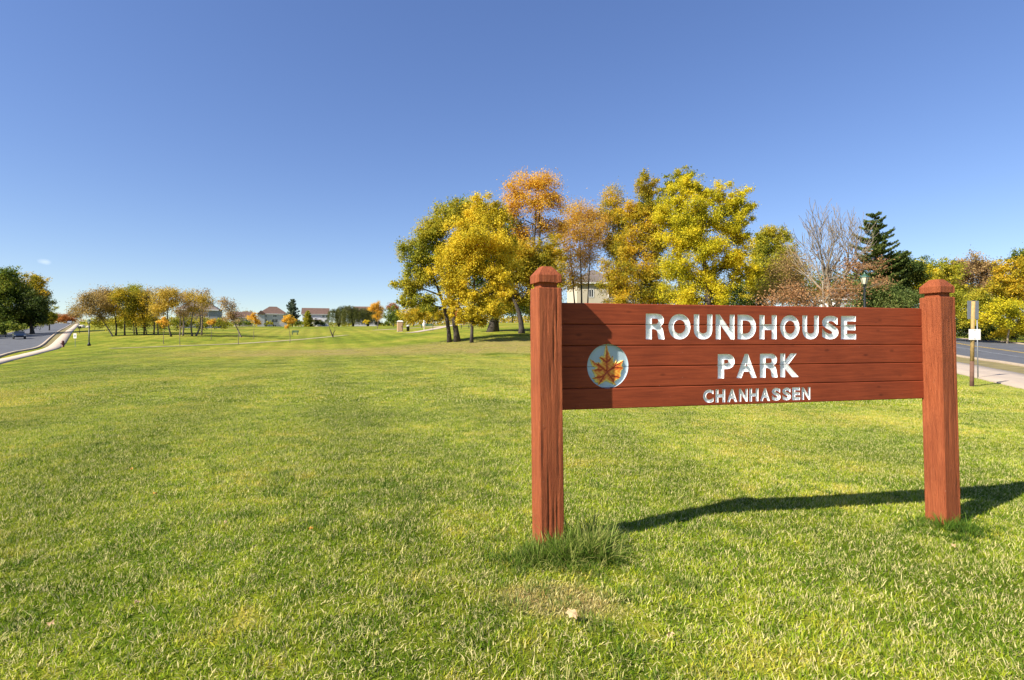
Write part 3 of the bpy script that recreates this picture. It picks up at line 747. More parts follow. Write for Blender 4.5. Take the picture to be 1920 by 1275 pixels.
# ------------------------------------------------------------------ grass (geometry-nodes instances of blade patches)
tpl = bpy.data.collections.new('grass_patches')
BM = blade_mat()
rng = np.random.default_rng(7)
def blade_patch(name, size, n, lmin, lmax, wmin, wmax, lean=0.6, circ=False, mat=None):
    if circ:
        r = size / 2 * np.sqrt(rng.random(n)); a = rng.random(n) * 2 * np.pi; x = r * np.cos(a); y = r * np.sin(a)
    else:
        # clumpy: jittered cluster centres
        k = max(4, n // 22); cxs = rng.uniform(-size/2, size/2, (k, 2)); ci = rng.integers(0, k, n)
        x = cxs[ci, 0] + rng.normal(0, size * 0.03, n); y = cxs[ci, 1] + rng.normal(0, size * 0.03, n)
        un = rng.random(n) < 0.5; x = np.where(un, rng.uniform(-size/2, size/2, n), x); y = np.where(un, rng.uniform(-size/2, size/2, n), y)
    ln = rng.uniform(lmin, lmax, n); w = rng.uniform(wmin, wmax, n); an = rng.random(n) * 2 * np.pi
    ld = (0.25 + np.abs(rng.normal(0, lean, n))).clip(0, 1.5); la = rng.random(n) * 2 * np.pi
    if circ: la = np.arctan2(y, x) + rng.normal(0, 0.6, n); ld = rng.uniform(0.1, 1.35, n)
    else:
        flat = rng.random(n) < 0.05; ln = np.where(flat, ln * 1.4, ln); w = np.where(flat, w * 1.35, w); ld = np.where(flat, 1.5, ld)
    dx = np.cos(la) * np.sin(ld * 0.8); dy = np.sin(la) * np.sin(ld * 0.8); dz = np.cos(ld * 0.8)
    ex = np.cos(la) * np.sin(ld * 1.25); ey = np.sin(la) * np.sin(ld * 1.25); ez = np.cos(ld * 1.25).clip(0.05)
    sx_, sy_ = np.cos(an), np.sin(an)
    b = np.stack([x, y, np.full(n, -0.004)], 1); s = np.stack([sx_, sy_, np.zeros(n)], 1)
    mid = b + np.stack([dx, dy, dz], 1) * (ln * 0.55)[:, None]; tip = mid + np.stack([ex, ey, ez], 1) * (ln * 0.45)[:, None]
    hw = (w / 2)[:, None]
    V = np.stack([b - s*hw, b + s*hw, mid - s*hw*0.85, mid + s*hw*0.85, tip], 1).reshape(-1, 3)
    o = np.arange(n) * 5
    T = np.concatenate([np.stack([o, o+1, o+3], 1), np.stack([o, o+3, o+2], 1), np.stack([o+2, o+3, o+4], 1)])
    me = np_mesh(name, V, T, 3, mat or BM)
    rv = np.repeat(rng.random(n), 5).astype(np.float32)
    at = me.attributes.new('rnd', 'FLOAT', 'POINT'); at.data.foreach_set('value', rv)
    at = me.attributes.new('tint', 'FLOAT', 'POINT'); at.data.foreach_set('value', rv)
    ob = bpy.data.objects.new(name, me); tpl.objects.link(ob); return ob
blade_patch('a_patch_near', 0.6, 4600, 0.020, 0.050, 0.0026, 0.0060, 1.2)
blade_patch('b_patch_near', 0.6, 4600, 0.020, 0.046, 0.0026, 0.0062, 1.4)
blade_patch('c_patch_near', 0.6, 4600, 0.020, 0.055, 0.0026, 0.0058, 1.1)
blade_patch('d_patch_far', 2.0, 9000, 0.025, 0.055, 0.007, 0.012, 0.7)
blade_patch('e_patch_far', 2.0, 9000, 0.025, 0.055, 0.007, 0.012, 0.8)
TM = leaf_mat('tuft', [(0.025, 0.065, 0.007), (0.06, 0.125, 0.010), (0.13, 0.21, 0.018), (0.42, 0.40, 0.12)], 0.3)
blade_patch('f_tuft', 0.22, 80, 0.06, 0.16, 0.0035, 0.0075, 1.0, True, TM)
blade_patch('g_tuft_long', 0.20, 40, 0.14, 0.32, 0.005, 0.009, 0.9, True, TM)
blade_patch('h_clump_green', 0.16, 90, 0.030, 0.065, 0.003, 0.006, 1.0, True, TM)

def dist_to_line(x, y, line):
    best = 1e9; p = Vector((x, y))
    for a, b in zip(line[:-1], line[1:]):
        a, b = Vector(a), Vector(b); d = b - a; t = max(0, min(1, (p - a).dot(d) / d.length_squared)); q = a + d * t
        dd = (p - q).length; sgn = (p - a).x * d.y - (p - a).y * d.x
        if dd < abs(best): best = dd if sgn > 0 else -dd
    return best
def tilt(x, y, yaw):
    e = 0.4; nx_ = -(H(x+e, y) - H(x-e, y)) / (2*e); ny_ = -(H(x, y+e) - H(x, y-e)) / (2*e)
    q = Vector((0, 0, 1)).rotation_difference(Vector((nx_, ny_, 1)).normalized()) @ Quaternion((0, 0, 1), yaw)
    return tuple(q.to_euler('XYZ'))
def scatter(name, pts):
    """pts: (x, y, z, rot euler, scale, idx)"""
    me = bpy.data.meshes.new(name); me.from_pydata([p[:3] for p in pts], [], [])
    a = me.attributes.new('rot', 'FLOAT_VECTOR', 'POINT'); a.data.foreach_set('vector', [c for p in pts for c in p[3]])
    a = me.attributes.new('scl', 'FLOAT', 'POINT'); a.data.foreach_set('value', [p[4] for p in pts])
    a = me.attributes.new('idx', 'INT', 'POINT'); a.data.foreach_set('value', [p[5] for p in pts])
    o = link(name, me)
    gt = bpy.data.node_groups.new(name + '_scatter', 'GeometryNodeTree')
    gt.interface.new_socket('Geometry', in_out='INPUT', socket_type='NodeSocketGeometry'); gt.interface.new_socket('Geometry', in_out='OUTPUT', socket_type='NodeSocketGeometry')
    gi = gt.nodes.new('NodeGroupInput'); go = gt.nodes.new('NodeGroupOutput')
    ci = gt.nodes.new('GeometryNodeCollectionInfo'); ci.inputs['Collection'].default_value = tpl
    ci.inputs['Separate Children'].default_value = True; ci.inputs['Reset Children'].default_value = True
    ip = gt.nodes.new('GeometryNodeInstanceOnPoints'); ip.inputs['Pick Instance'].default_value = True
    def na(nm, ty):
        n = gt.nodes.new('GeometryNodeInputNamedAttribute'); n.data_type = ty; n.inputs['Name'].default_value = nm; ty_ = {'FLOAT_VECTOR': 'VECTOR', 'INT': 'INT', 'FLOAT': 'VALUE'}[ty]; return next(o for o in n.outputs if o.name == 'Attribute' and o.type == ty_)
    e2r = gt.nodes.new('FunctionNodeEulerToRotation')
    gt.links.new(na('rot', 'FLOAT_VECTOR'), e2r.inputs[0]); gt.links.new(e2r.outputs[0], ip.inputs['Rotation'])
    gt.links.new(na('idx', 'INT'), ip.inputs['Instance Index']); gt.links.new(na('scl', 'FLOAT'), ip.inputs['Scale'])
    gt.links.new(gi.outputs[0], ip.inputs['Points']); gt.links.new(ci.outputs[0], ip.inputs['Instance']); gt.links.new(ip.outputs[0], go.inputs[0])
    md = o.modifiers.new('scatter', 'NODES'); md.node_group = gt
    return o
rs = random.Random(21); pts = []
def on_paved(x, y, m): return y > 3 and dist_to_line(x, y, RT) > -m
NEAR = 12.5
y = 0.9
while y < NEAR:
    X = 1.08 * y + 4.0; x = -X
    while x < X:
        xx = x + rs.uniform(-0.08, 0.08); yy = y + rs.uniform(-0.08, 0.08)
        dry = math.hypot((xx - 0.26), (yy - 2.86) * 1.7)
        if not on_paved(xx, yy, 0.3):
            pts.append((xx, yy, H(xx, yy), tilt(xx, yy, rs.choice((0, 1, 2, 3)) * math.pi / 2 + rs.uniform(-0.2, 0.2)), rs.uniform(0.9, 1.12) * (0.8 if dry < 0.35 else 1), rs.randrange(3)))
        x += 0.47
    y += 0.47
y = NEAR + 0.6
while y < 66:
    X = 1.02 * y + 3; x = -X
    while x < X:
        xx = x + rs.uniform(-0.25, 0.25); yy = y + rs.uniform(-0.25, 0.25)
        if yy > 30 and rs.random() < (yy - 30) / 36: x += 1.7; continue
        if not on_paved(xx, yy, 1.1) and dist_to_line(xx, yy, LS) > 1.2: pts.append((xx, yy, H(xx, yy), tilt(xx, yy, rs.choice((0, 1, 2, 3)) * math.pi / 2), rs.uniform(0.9, 1.1), 3 + rs.randrange(2)))
        x += 1.7
    y += 1.7
# fringe along the trail
for i in range(160):
    yy = 9 + i * 0.28; xx0 = np.interp(yy, [p[1] for p in RT], [p[0] for p in RT])
    for off in (0.4, 0.9, 1.3): xx = xx0 - off + rs.uniform(-0.05, 0.05); pts.append((xx, yy, H(xx, yy), tilt(xx, yy, rs.uniform(0, 6.28)), 1.0, rs.randrange(3)))
grass = scatter('grass', pts); tag(grass, 'short mown green lawn flecked with pale straw blades', 'grass', kind='stuff')
# longer tufts round the feet of the sign and scattered on the lawn
pts = []
fl = Vector((0.23, 3.58)); fr = Vector((3.52, 4.40))
for k in range(150):
    a = rs.uniform(0, 6.28); r = abs(rs.gauss(0.06, 0.17))
    if k < 95: x, y_ = fl.x + math.cos(a) * r * 1.15 + 0.05, fl.y - 0.16 + math.sin(a) * r * 0.8
    else: x, y_ = fr.x + math.cos(a) * r * 1.6 + 0.05, fr.y - 0.15 + math.sin(a) * r * 0.9
    near = r < 0.22
    pts.append((x, y_, H(x, y_), (0, 0, rs.uniform(0, 6.28)), rs.uniform(0.42, 0.82) if k < 95 else rs.uniform(0.30, 0.6), 6 if near and rs.random() < 0.5 else 5))
for k in range(40):
    x = fl.x + rs.uniform(0.06, 0.40); y_ = fl.y + rs.uniform(-0.2, 0.1); pts.append((x, y_, H(x, y_), (0, 0, rs.uniform(0, 6.28)), rs.uniform(0.55, 0.95), 6))
for k in range(1500):
    y_ = 1.4 + 12 * rs.random() ** 1.3; x = rs.uniform(-1, 1) * 1.02 * y_
    if mnoise.noise(Vector((x * 0.5, y_ * 0.5, 3))) > 0.0: pts.append((x, y_, H(x, y_), (0, 0, rs.uniform(0, 6.28)), rs.uniform(0.6, 1.05), 7))
tufts = scatter('tall_grass', pts); tag(tufts, 'longer uncut grass tufts crowding the feet of the sign posts', 'grass', kind='stuff')

# fallen leaves
def fallen_leaf(x, y, s, mat, label, seed, dz=0.045):
    r = random.Random(seed); bm = bmesh.new(); vs = []
    n = 12
    c = bm.verts.new((0, 0, 0.012))
    for k in range(n):
        a = 2 * math.pi * k / n; rr = (1.0 if k % 2 else 0.66) * r.uniform(0.8, 1.1) * s
        vs.append(bm.verts.new((math.cos(a) * rr, math.sin(a) * rr * 0.7, r.uniform(-0.006, 0.02))))
    for k in range(n): bm.faces.new((c, vs[k], vs[(k+1) % n]))
    me = bpy.data.meshes.new('fallen_leaf'); bm.to_mesh(me); bm.free(); me.materials.append(mat)
    o = link('fallen_leaf', me); o.location = (x, y, H(x, y) + dz); o.rotation_euler = (r.uniform(-0.6, 0.2), r.uniform(-0.4, 0.4), r.uniform(0, 6))
    sol = me; tag(o, label, 'leaf', 'dead leaves fallen on the lawn'); return o
def gp(px, py):
    # ground point under a pixel
    u = (px - 960) / 1000.0; v = (634 - py) / 1000.0; Y = 1.5
    for _ in range(60): Y = (H(u * Y, Y) - CAMZ) / v * 0.5 + Y * 0.5
    return u * Y, Y
FL = [(1072, 1170, 0.036, 'dead_leaf', 'large pale tan dead leaf on the bare patch before the left post'),
      (1258, 1210, 0.020, 'dead_leaf', 'small curled pinkish tan leaf on the grass below the sign'),
      (97, 1188, 0.022, 'dead_leaf', 'tan dead leaf in the grass at the lower left corner'),
      (256, 1148, 0.020, 'dead_leaf', 'small tan leaf on the lawn at the lower left beside dark green grass'),
      (290, 936, 0.020, 'gold_leaf', 'small orange leaf on the open lawn at the left'),
      (247, 888, 0.018, 'gold_leaf', 'tiny orange leaf farthest off on the left lawn'),
      (582, 1004, 0.022, 'gold_leaf', 'orange leaf on the lawn left of the sign'),
      (1788, 1035, 0.022, 'dead_leaf', 'tan leaf among the grass before the right post'),
      (424, 992, 0.018, 'dead_leaf', 'small dry leaf in the middle of the left lawn')]
for i, (px, py, s, mt, lb) in enumerate(FL):
    x, y_ = gp(px, py); fallen_leaf(x, y_, s, M[mt], lb, i)

# ------------------------------------------------------------------ trees
def leaves_mesh(name, C, size, mat, rs_, outward=None, aspect=0.62, droop=0.0):
    n = len(C); r = rs_
    nrm = r.normal(0, 1, (n, 3)); nrm[:, 2] += 0.5
    if outward is not None: nrm += outward * 0.9
    nrm /= np.linalg.norm(nrm, axis=1)[:, None] + 1e-9
    t = r.normal(0, 1, (n, 3)); t[:, 2] -= droop; t -= nrm * np.sum(t * nrm, 1)[:, None]; t /= np.linalg.norm(t, axis=1)[:, None] + 1e-9
    b = np.cross(nrm, t); s = (size * r.uniform(0.6, 1.35, n))[:, None]
    fold = nrm * s * 0.18
    V = np.stack([C - t*s*0.5, C + b*s*0.5*aspect + fold, C + t*s*0.5, C - b*s*0.5*aspect + fold], 1).reshape(-1, 3)
    Fc = np.arange(n * 4).reshape(n, 4)
    me = np_mesh(name, V, Fc, 4, mat)
    return me
def add_tint(me, t, k=4):
    a = me.attributes.new('tint', 'FLOAT', 'POINT'); a.data.foreach_set('value', np.repeat(t, k).astype(np.float32))

def curve(a, b, sag, rnd, n=4):
    a = Vector(a); b = Vector(b); d = b - a; l = d.length
    j = Vector((rnd.gauss(0, 1), rnd.gauss(0, 1), rnd.gauss(0, 0.6))) * l * 0.07
    out = []
    for i in range(n + 1):
        t = i / n; p = a.lerp(b, t) + (Vector((0, 0, sag * l)) + j) * math.sin(math.pi * t); out.append(p)
    return out

def tree(label, pal, base, lobes, tr=0.25, cover=3.5, leaf=0.2, bark='bark', name='deciduous_tree', cat='tree', group=None, seed=0, stems=None, twigs=1.0, zoff=0.0, clump=0.135, trunk_top=None, mixpal=None, depth=0.8, grow=1.14):
    """base=(px,Y) foot on the ground; lobes=[(px,py,rx_px,ry_px[,dY])]"""
    rnd = random.Random(seed); rr = np.random.default_rng(seed + 1000)
    foot = G(base[0], base[1]); Y = base[1]
    root = empty(name, foot, 0, label, cat, group)
    Ls = []
    for lb in lobes:
        dy = lb[4] if len(lb) > 4 else rnd.uniform(-1, 1) * lb[2] / 1000 * Y * 0.45
        c = P(lb[0], lb[1], Y + dy) - foot; Ls.append((c, lb[2] / 1000 * Y * grow, lb[3] / 1000 * Y * grow))
    ctr = sum((c * (rx * rz) for c, rx, rz in Ls), Vector()) / sum(rx * rz for c, rx, rz in Ls)
    hmax = max(c.z + rz for c, rx, rz in Ls); hmin = min(c.z - rz for c, rx, rz in Ls)
    wood_ = MB()
    stems = stems or [(0, 0, None)]       # (dx foot, lean top x in m, radius factor)
    top = trunk_top or Vector((ctr.x, ctr.y, ctr.z + (hmax - ctr.z) * 0.35))
    spts = []
    for si, (dx, tx, rf) in enumerate(stems):
        tp = Vector((top.x + tx, top.y + rnd.uniform(-.4, .4), top.z)); rf = rf or 1.0
        pts = []; m = 9; j = Vector((rnd.gauss(0, 1), rnd.gauss(0, 1), 0)) * top.z * 0.025
        for i in range(m + 1):
            t = i / m; p = Vector((dx, 0, -0.3)).lerp(tp, t); p.x = dx + (tp.x - dx) * t ** 1.15
            p += j * math.sin(t * 5.0); pts.append(p)
        rad = [tr * rf * ((1.35 if i == 0 else 1.0) * (1 - 0.8 * i / m)) for i in range(m + 1)]
        wood_.tube(pts, rad, 8); spts.append((pts, rad))
    C, O = [], []
    for li, (c, rx, rz) in enumerate(Ls):
        pts, rad = min(spts, key=lambda s: min((p - c).length for p in s[0]))
        # join lower than the lobe, branches rise
        cand = [i for i, p in enumerate(pts) if p.z < c.z - 0.1 * rz and i > 1] or [2]
        k = min(cand, key=lambda i: (pts[i] - c).length + abs(pts[i].z - (c.z - rz * 0.8)) * 0.5)
        lr = max(0.03, min(rad[k] * 0.7, 0.045 * rx + 0.03))
        limb = curve(pts[k], c + Vector((0, 0, rz * 0.25)), -0.05, rnd, 5)
        wood_.tube(limb, [lr * (1 - 0.75 * i / 5) for i in range(6)], 5, False)
        nsub = max(5, int(10 + 3.2 * rx * rz))
        nsub = min(nsub, 70)
        tips = []
        for s in range(nsub):
            d = Vector((rnd.gauss(0, 1), rnd.gauss(0, 1) * depth, rnd.gauss(0.15, 1))); d.normalize(); q = rnd.random() ** 0.45
            irr = 0.86 + 0.3 * mnoise.noise(Vector((d.x * 1.7 + li * 5, d.y * 1.7, d.z * 1.7 + seed)))
            tip = c + Vector((d.x * rx, d.y * rx, d.z * rz)) * q * irr
            if tip.z < 0.6: tip.z = 0.6
            st = limb[rnd.choice((2, 3, 4, 5))]
            sb = curve(st, tip, 0.03, rnd, 3); r0 = lr * 0.32
            if rnd.random() < twigs: wood_.tube(sb, [r0, r0 * 0.7, r0 * 0.45, r0 * 0.2], 3, False)
            tips.append(tip); tips.append(sb[2])
            for _ in range(int(3 * twigs)):
                dd = Vector((rnd.gauss(0, 1), rnd.gauss(0, 1), rnd.gauss(0.2, 1))).normalized() * rx * rnd.uniform(0.15, 0.35)
                wood_.tube([sb[2].lerp(tip, rnd.random()), tip + dd], [r0 * 0.35, r0 * 0.1], 3, False)
                tips.append(tip + dd * 0.8)
        n = int(cover * 2.4 * math.pi * rx * rz / (leaf * leaf * 0.5))
        T = np.array([t[:] for t in tips]); w = rr.random(len(T)) ** 3.0; w /= w.sum()
        ci = rr.choice(len(T), n, p=w)
        sg = max(rx, rz) * clump
        cc = T[ci] + rr.normal(0, 1, (n, 3)) * np.array([sg, sg, sg * 0.75]) * rr.uniform(0.5, 1.3, (n, 1))
        C.append(cc); o = cc - np.array(T[ci]); O.append(o / (np.linalg.norm(o, axis=1)[:, None] + 1e-6))
    C = np.concatenate(C); O = np.concatenate(O); 
    C[:, 2] = np.maximum(C[:, 2], 0.15)
    wood_.build('trunk', M[bark], root, smooth=True)
    me = leaves_mesh('crown', C, leaf, LM(pal), rr, O)
    tint = rr.random(len(C)); add_tint(me, tint); link('crown', me, root)
    return root

def bare_tree(label, base, height_px, tr, spread, bark='bark_grey', seed=0, levels=5, name='bare_tree', dirs=None, leaf=None, nleaf=0, lean=(0, 0), group=None, split=0.28, kids=(3, 4), wide=1.0):
    rnd = random.Random(seed); rr = np.random.default_rng(seed); foot = G(*base); Y = base[1]
    root = empty(name, foot, 0, label, 'tree', group); top = P(base[0], height_px, Y).z - foot.z
    wd = MB(); tips = []
    def grow(p, d, l, r, lev):
        pts = [p]; rad = [r]; n = 4
        for i in range(n):
            d = (d + Vector((rnd.gauss(0, .10), rnd.gauss(0, .10), rnd.gauss(0.05, .07)))).normalized()
            p = p + d * (l / n); pts.append(p); rad.append(max(0.016, r * (1 - 0.5 * (i + 1) / n)))
        wd.tube(pts, rad, 7 if lev == 0 else (5 if lev < 3 else 3), False)
        if lev >= levels: tips.append(p); return
        k = rnd.randint(*kids) + (1 if lev == 1 else 0)
        for j in range(k):
            t = rnd.uniform(0.3, 1.0) if j else 1.0
            i = min(n, max(1, int(t * n))); q = pts[i]
            an = rnd.uniform(0, 6.28); sp = spread * rnd.uniform(0.6, 1.2) * (0.5 if j == 0 else 1)
            perp = Vector((math.cos(an), math.sin(an) * 0.8, rnd.uniform(-0.2, 0.35)))
            nd = (d + perp * sp).normalized()
            grow(q, nd, l * rnd.uniform(0.58, 0.82), rad[i] * rnd.uniform(0.6, 0.85), lev + 1)
    grow(Vector((0, 0, -0.2)), Vector((lean[0], lean[1], 1)).normalized(), top * split, tr, 0)
    mx = max(v[2] for v in wd.v); sc = top / mx
    wd.v = [(x * sc, y * sc, z * sc) for x, y, z in wd.v]
    wd.build('trunk', M[bark], root, smooth=True)
    if nleaf:
        T = np.array([t[:] for t in tips]) * sc; T = T[rr.permutation(len(T))]
        if leaf[1] == 'low': T = T[np.argsort(T[:, 2])[:max(3, len(T) // 3)]]
        sel = rr.integers(0, len(T), nleaf); C = T[sel] + rr.normal(0, 0.35, (nleaf, 3))
        me = leaves_mesh('crown', C, 0.2, LM(leaf[0]), rr); add_tint(me, rr.random(nleaf)); link('crown', me, root)
    return root

def conifer(label, base, top_py, halfw_px, bare_frac=0.05, pal='conifer', seed=0, tiers=26, name='conifer', droop=-0.25, leaf=0.2, dens=1.0, up=0.25, group=None, irregular=0.35, pw=0.85):
    rnd = random.Random(seed); rr = np.random.default_rng(seed); foot = G(*base); Y = base[1]
    root = empty(name, foot, 0, label, 'tree', group); h = P(base[0], top_py, Y).z - foot.z; R = halfw_px / 1000 * Y
    wd = MB(); wd.tube([(0, 0, -0.3), (0.05, 0, h * 0.5), (0, 0, h)], [h * 0.018, h * 0.011, 0.02], 8)
    C, O = [], []
    for i in range(tiers):
        t = bare_frac + (1 - bare_frac) * i / tiers; z = h * t; r = R * (1 - t) ** pw + 0.12
        nb = rnd.randint(6, 9)
        for k in range(nb):
            an = 2 * math.pi * (k + rnd.random() * 0.9) / nb; l = r * rnd.uniform(1 - irregular, 1.12)
            d = Vector((math.cos(an), math.sin(an), 0)); pts = []
            zz = z + rnd.uniform(-0.5, 0.5) * h / tiers
            for j in range(5):
                s = j / 4; pts.append(d * (l * s) + Vector((0, 0, zz + l * (droop * math.sin(s * 2.2) + up * s * s))))
            wd.tube(pts, [0.05, 0.04, 0.03, 0.02, 0.008], 3, False)
            n = int(dens * 34 * l / leaf * 0.35) + 4
            s = rr.random(n) ** 0.7; ix = np.minimum((s * 4).astype(int), 3); fr_ = s * 4 - ix
            A = np.array([p[:] for p in pts]); c = A[ix] * (1 - fr_)[:, None] + A[ix + 1] * fr_[:, None]
            wd2 = 0.20 * l * (1.05 - s) + leaf * 0.6; side = np.array([-d.y, d.x, 0])
            c = c + side * (rr.uniform(-1, 1, n) * wd2)[:, None]; c[:, 2] += rr.normal(0.03, 0.07, n) * leaf * 4
            C.append(c); o = np.repeat(np.array([[d.x * .3, d.y * .3, 1.0]]), n, 0); O.append(o)
    C = np.concatenate(C); O = np.concatenate(O)
    wd.build('trunk', M['bark'], root, smooth=True)
    me = leaves_mesh('crown', C, leaf, LM(pal), rr, O, aspect=0.45); add_tint(me, rr.random(len(C))); link('crown', me, root)
    return root

def willow(label, base, lobes, seed=0, leaf=0.35, group=None):
    rnd = random.Random(seed); rr = np.random.default_rng(seed); foot = G(*base); Y = base[1]
    root = empty('willow_tree', foot, 0, label, 'tree', group); wd = MB(); C = []
    for (px, py, rx, ry) in lobes:
        c = P(px, py, Y) - foot; rx = rx / 1000 * Y; rz = ry / 1000 * Y
        wd.tube([(0, 0, -0.3), (c.x * 0.4, c.y * 0.4, c.z * 0.6), tuple(c)], [0.4, 0.3, 0.15], 6)
        for k in range(190):
            d = Vector((rnd.gauss(0, 1), rnd.gauss(0, 1), abs(rnd.gauss(0, 0.8)))).normalized()
            tip = c + Vector((d.x * rx, d.y * rx, d.z * rz))
            if k % 3 == 0: wd.tube(curve(c, tip, 0.15, rnd, 3), [0.1, 0.07, 0.05, 0.02], 3, False)
            ln = (tip.z - 0.2) * rnd.uniform(0.45, 0.97); n = int(20 * ln / 3) + 8
            t = rr.random(n); p = np.array(tip[:])[None] + np.stack([rr.normal(0, 0.22, n) + d.x * t * 0.6, rr.normal(0, 0.22, n) + d.y * t * 0.6, -t * ln], 1); C.append(p)
    C = np.concatenate(C); wd.build('trunk', M['bark'], root, smooth=True)
    me = leaves_mesh('crown', C, leaf, LM('willow'), rr, None, aspect=0.35, droop=3.0); add_tint(me, rr.random(len(C))); link('crown', me, root)
    return root

# --- big stand behind the sign
GB = 'tall autumn trees standing behind the sign'
tree('broad olive green tree with a two-stemmed leaning trunk, outermost left of the tall stand', 'olive', (858, 60),
     [(757,540,24,22),(775,480,32,36),(795,520,26,30),(812,440,38,34),(842,408,34,26),(870,398,24,20),(765,565,18,14),(835,480,36,40),(800,570,26,16)],
     tr=0.36, cover=2.8, leaf=0.20, seed=1, grow=1.28, stems=[(0, 0, 1.0), (-0.9, -1.3, 0.7)], group=GB)
tree('bright golden yellow tree with a slim trunk in front of the tall stand', 'yellow', (884, 57),
     [(905,395,36,28),(930,415,36,30),(868,440,32,28),(905,455,44,36),(845,480,28,28),(945,468,34,32),(880,505,46,36),(935,515,34,32),(860,550,34,28),(905,560,36,28),(945,545,24,22),(890,590,30,20),(925,588,22,16),(860,475,36,34),(835,515,26,26),(868,596,20,13),(905,604,20,10),(845,575,22,16)],
     tr=0.20, cover=2.7, leaf=0.18, seed=2, group=GB)
tree('dark green tree with a thick straight trunk behind the golden tree', 'green', (924, 76),
     [(870,400,34,24),(905,420,40,34),(950,450,36,40),(900,500,50,46),(950,520,40,44),(960,570,34,22),(925,575,26,18),(985,480,28,34),(850,540,34,34)],
     tr=0.75, cover=2.2, leaf=0.25, seed=3, group=GB)
tree('tallest orange leaved tree with bare limbs showing, left of the sign post', 'orange', (1000, 74),
     [(965,365,26,28),(990,345,30,24),(1025,350,28,26),(1040,380,20,24),(1000,385,34,26),(960,395,22,22),(1015,425,34,20),(975,440,24,20),(1045,430,16,24)],
     tr=0.32, cover=1.5, leaf=0.20, bark='bark', seed=4, stems=[(0, 0, 1.0), (0.3, 1.2, 0.7)], clump=0.20, group=GB)
tree('gold and green tree with a leaning trunk beside the left sign post', 'gold_green', (978, 70),
     [(985,480,34,30),(1015,500,34,32),(960,515,28,30),(1030,470,26,26),(1000,540,40,30),(955,560,26,24),(1040,520,22,30)],
     tr=0.42, cover=2.6, leaf=0.20, seed=5, grow=1.3, trunk_top=Vector((-1.8, 0, 7.5)), group=GB)
tree('slender orange tree with thin bare stems, above the left end of the sign', 'pale_orange', (1090, 82),
     [(1085,405,30,22),(1110,415,22,26),(1065,430,24,26),(1095,445,30,24),(1060,475,24,28),(1105,480,26,24),(1125,440,16,26),(1075,520,30,22)],
     tr=0.17, cover=1.25, leaf=0.2, grow=1.3, seed=6, stems=[(0, 0, 1.0), (0.8, 1.8, 0.8), (-0.6, -2.0, 0.8)], clump=0.22, group=GB)
tree('narrow yellow green tree between the orange tree and the brown one', 'gold_green', (1155, 84),
     [(1150,380,20,22),(1148,405,24,20),(1160,430,24,24),(1150,460,22,20),(1165,480,24,22)],
     tr=0.17, cover=2.0, leaf=0.2, grow=1.3, seed=7, stems=[(0, 0, 1.0), (0.9, 0.8, 0.7)], clump=0.2, group=GB)
tree('tall olive and bronze tree left of the bright lime yellow one', 'gold_green', (1236, 74),
     [(1210,345,22,20),(1222,362,18,16),(1205,385,28,24),(1188,405,24,24),(1225,410,26,30),(1210,440,36,30),(1180,470,34,28),(1225,480,30,34),(1160,505,32,24),(1205,525,44,30),(1150,540,30,24),(1225,560,36,26),(1165,570,30,20)],
     tr=0.34, cover=2.2, leaf=0.20, grow=1.25, seed=8, group=GB)
tree('huge bright lime yellow tree, broadest crown of the stand', 'lime', (1318, 66),
     [(1290,350,30,24),(1270,372,28,24),(1318,368,26,22),(1350,365,26,24),(1385,378,26,26),(1395,405,22,26),(1250,405,32,28),(1300,410,44,34),(1355,415,40,34),(1280,455,44,36),(1335,465,44,36),(1385,450,26,28),(1270,510,42,34),(1380,500,38,32),(1325,520,40,30),(1275,560,38,24),(1350,550,38,22),(1405,520,22,26)],
     tr=0.5, cover=2.5, leaf=0.185, seed=9, group=GB)
tree('dark olive treetop showing behind the lime yellow crown', 'olive', (1275, 86), [(1262,340,18,18),(1285,330,20,14),(1245,360,16,16),(1250,400,24,28),(1290,430,40,50)], tr=0.3, cover=1.8, leaf=0.26, seed=10, group=GB)
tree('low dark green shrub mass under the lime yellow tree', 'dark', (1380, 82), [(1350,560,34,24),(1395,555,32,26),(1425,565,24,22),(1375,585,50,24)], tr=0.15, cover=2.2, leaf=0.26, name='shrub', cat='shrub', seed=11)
tree('green and yellow tree with a pointed top left of the leafless tree', 'olive', (1445, 78),
     [(1440,440,22,20),(1465,445,20,22),(1430,470,28,26),(1470,480,30,28),(1445,505,38,32),(1480,525,34,28),(1425,535,32,28)],
     tr=0.26, cover=2.8, leaf=0.2, seed=12)
tree('small bright yellow tree top tucked beside the lime yellow crown', 'yellow', (1420, 80), [(1425,455,12,18),(1418,480,12,18),(1412,510,14,18)], tr=0.14, cover=2.0, leaf=0.2, seed=13)
tree('greyish brown twiggy shrub left of the leafless tree', 'brown', (1480, 68), [(1475,500,34,34),(1500,530,32,30),(1455,545,36,28),(1495,565,40,24)], tr=0.14, cover=0.8, leaf=0.17, bark='bark_pale', seed=14, clump=0.25, name='shrub', cat='shrub', stems=[(0,0,1),(-.6,-.8,.8),(.5,.9,.8)])
bare_tree('tall leafless grey tree spreading a fan of bare branches above the sign', (1550, 60), 372, 0.34, 0.66, 'bark_pale', seed=23, levels=5, leaf=('rust', 'low'), nleaf=260, split=0.30, kids=(3, 4), wide=1.0)
tree('rusty orange leaved oak limbs low round the leafless tree', 'rust', (1545, 58), [(1460,560,34,16),(1500,550,34,20),(1560,550,38,22),(1520,575,44,16),(1590,540,26,18),(1600,500,22,12),(1640,500,26,10),(1655,530,24,12)], tr=0.25, cover=0.8, leaf=0.19, bark='bark_pale', seed=15, clump=0.28, name='oak_tree')
conifer('tall dark pine with uneven upswept boughs right of the leafless tree', (1642, 84), 400, 100, 0.40, 'conifer', seed=31, tiers=13, leaf=0.28, dens=2.6, droop=-0.06, up=0.30, irregular=0.42, pw=0.66, name='pine_tree')
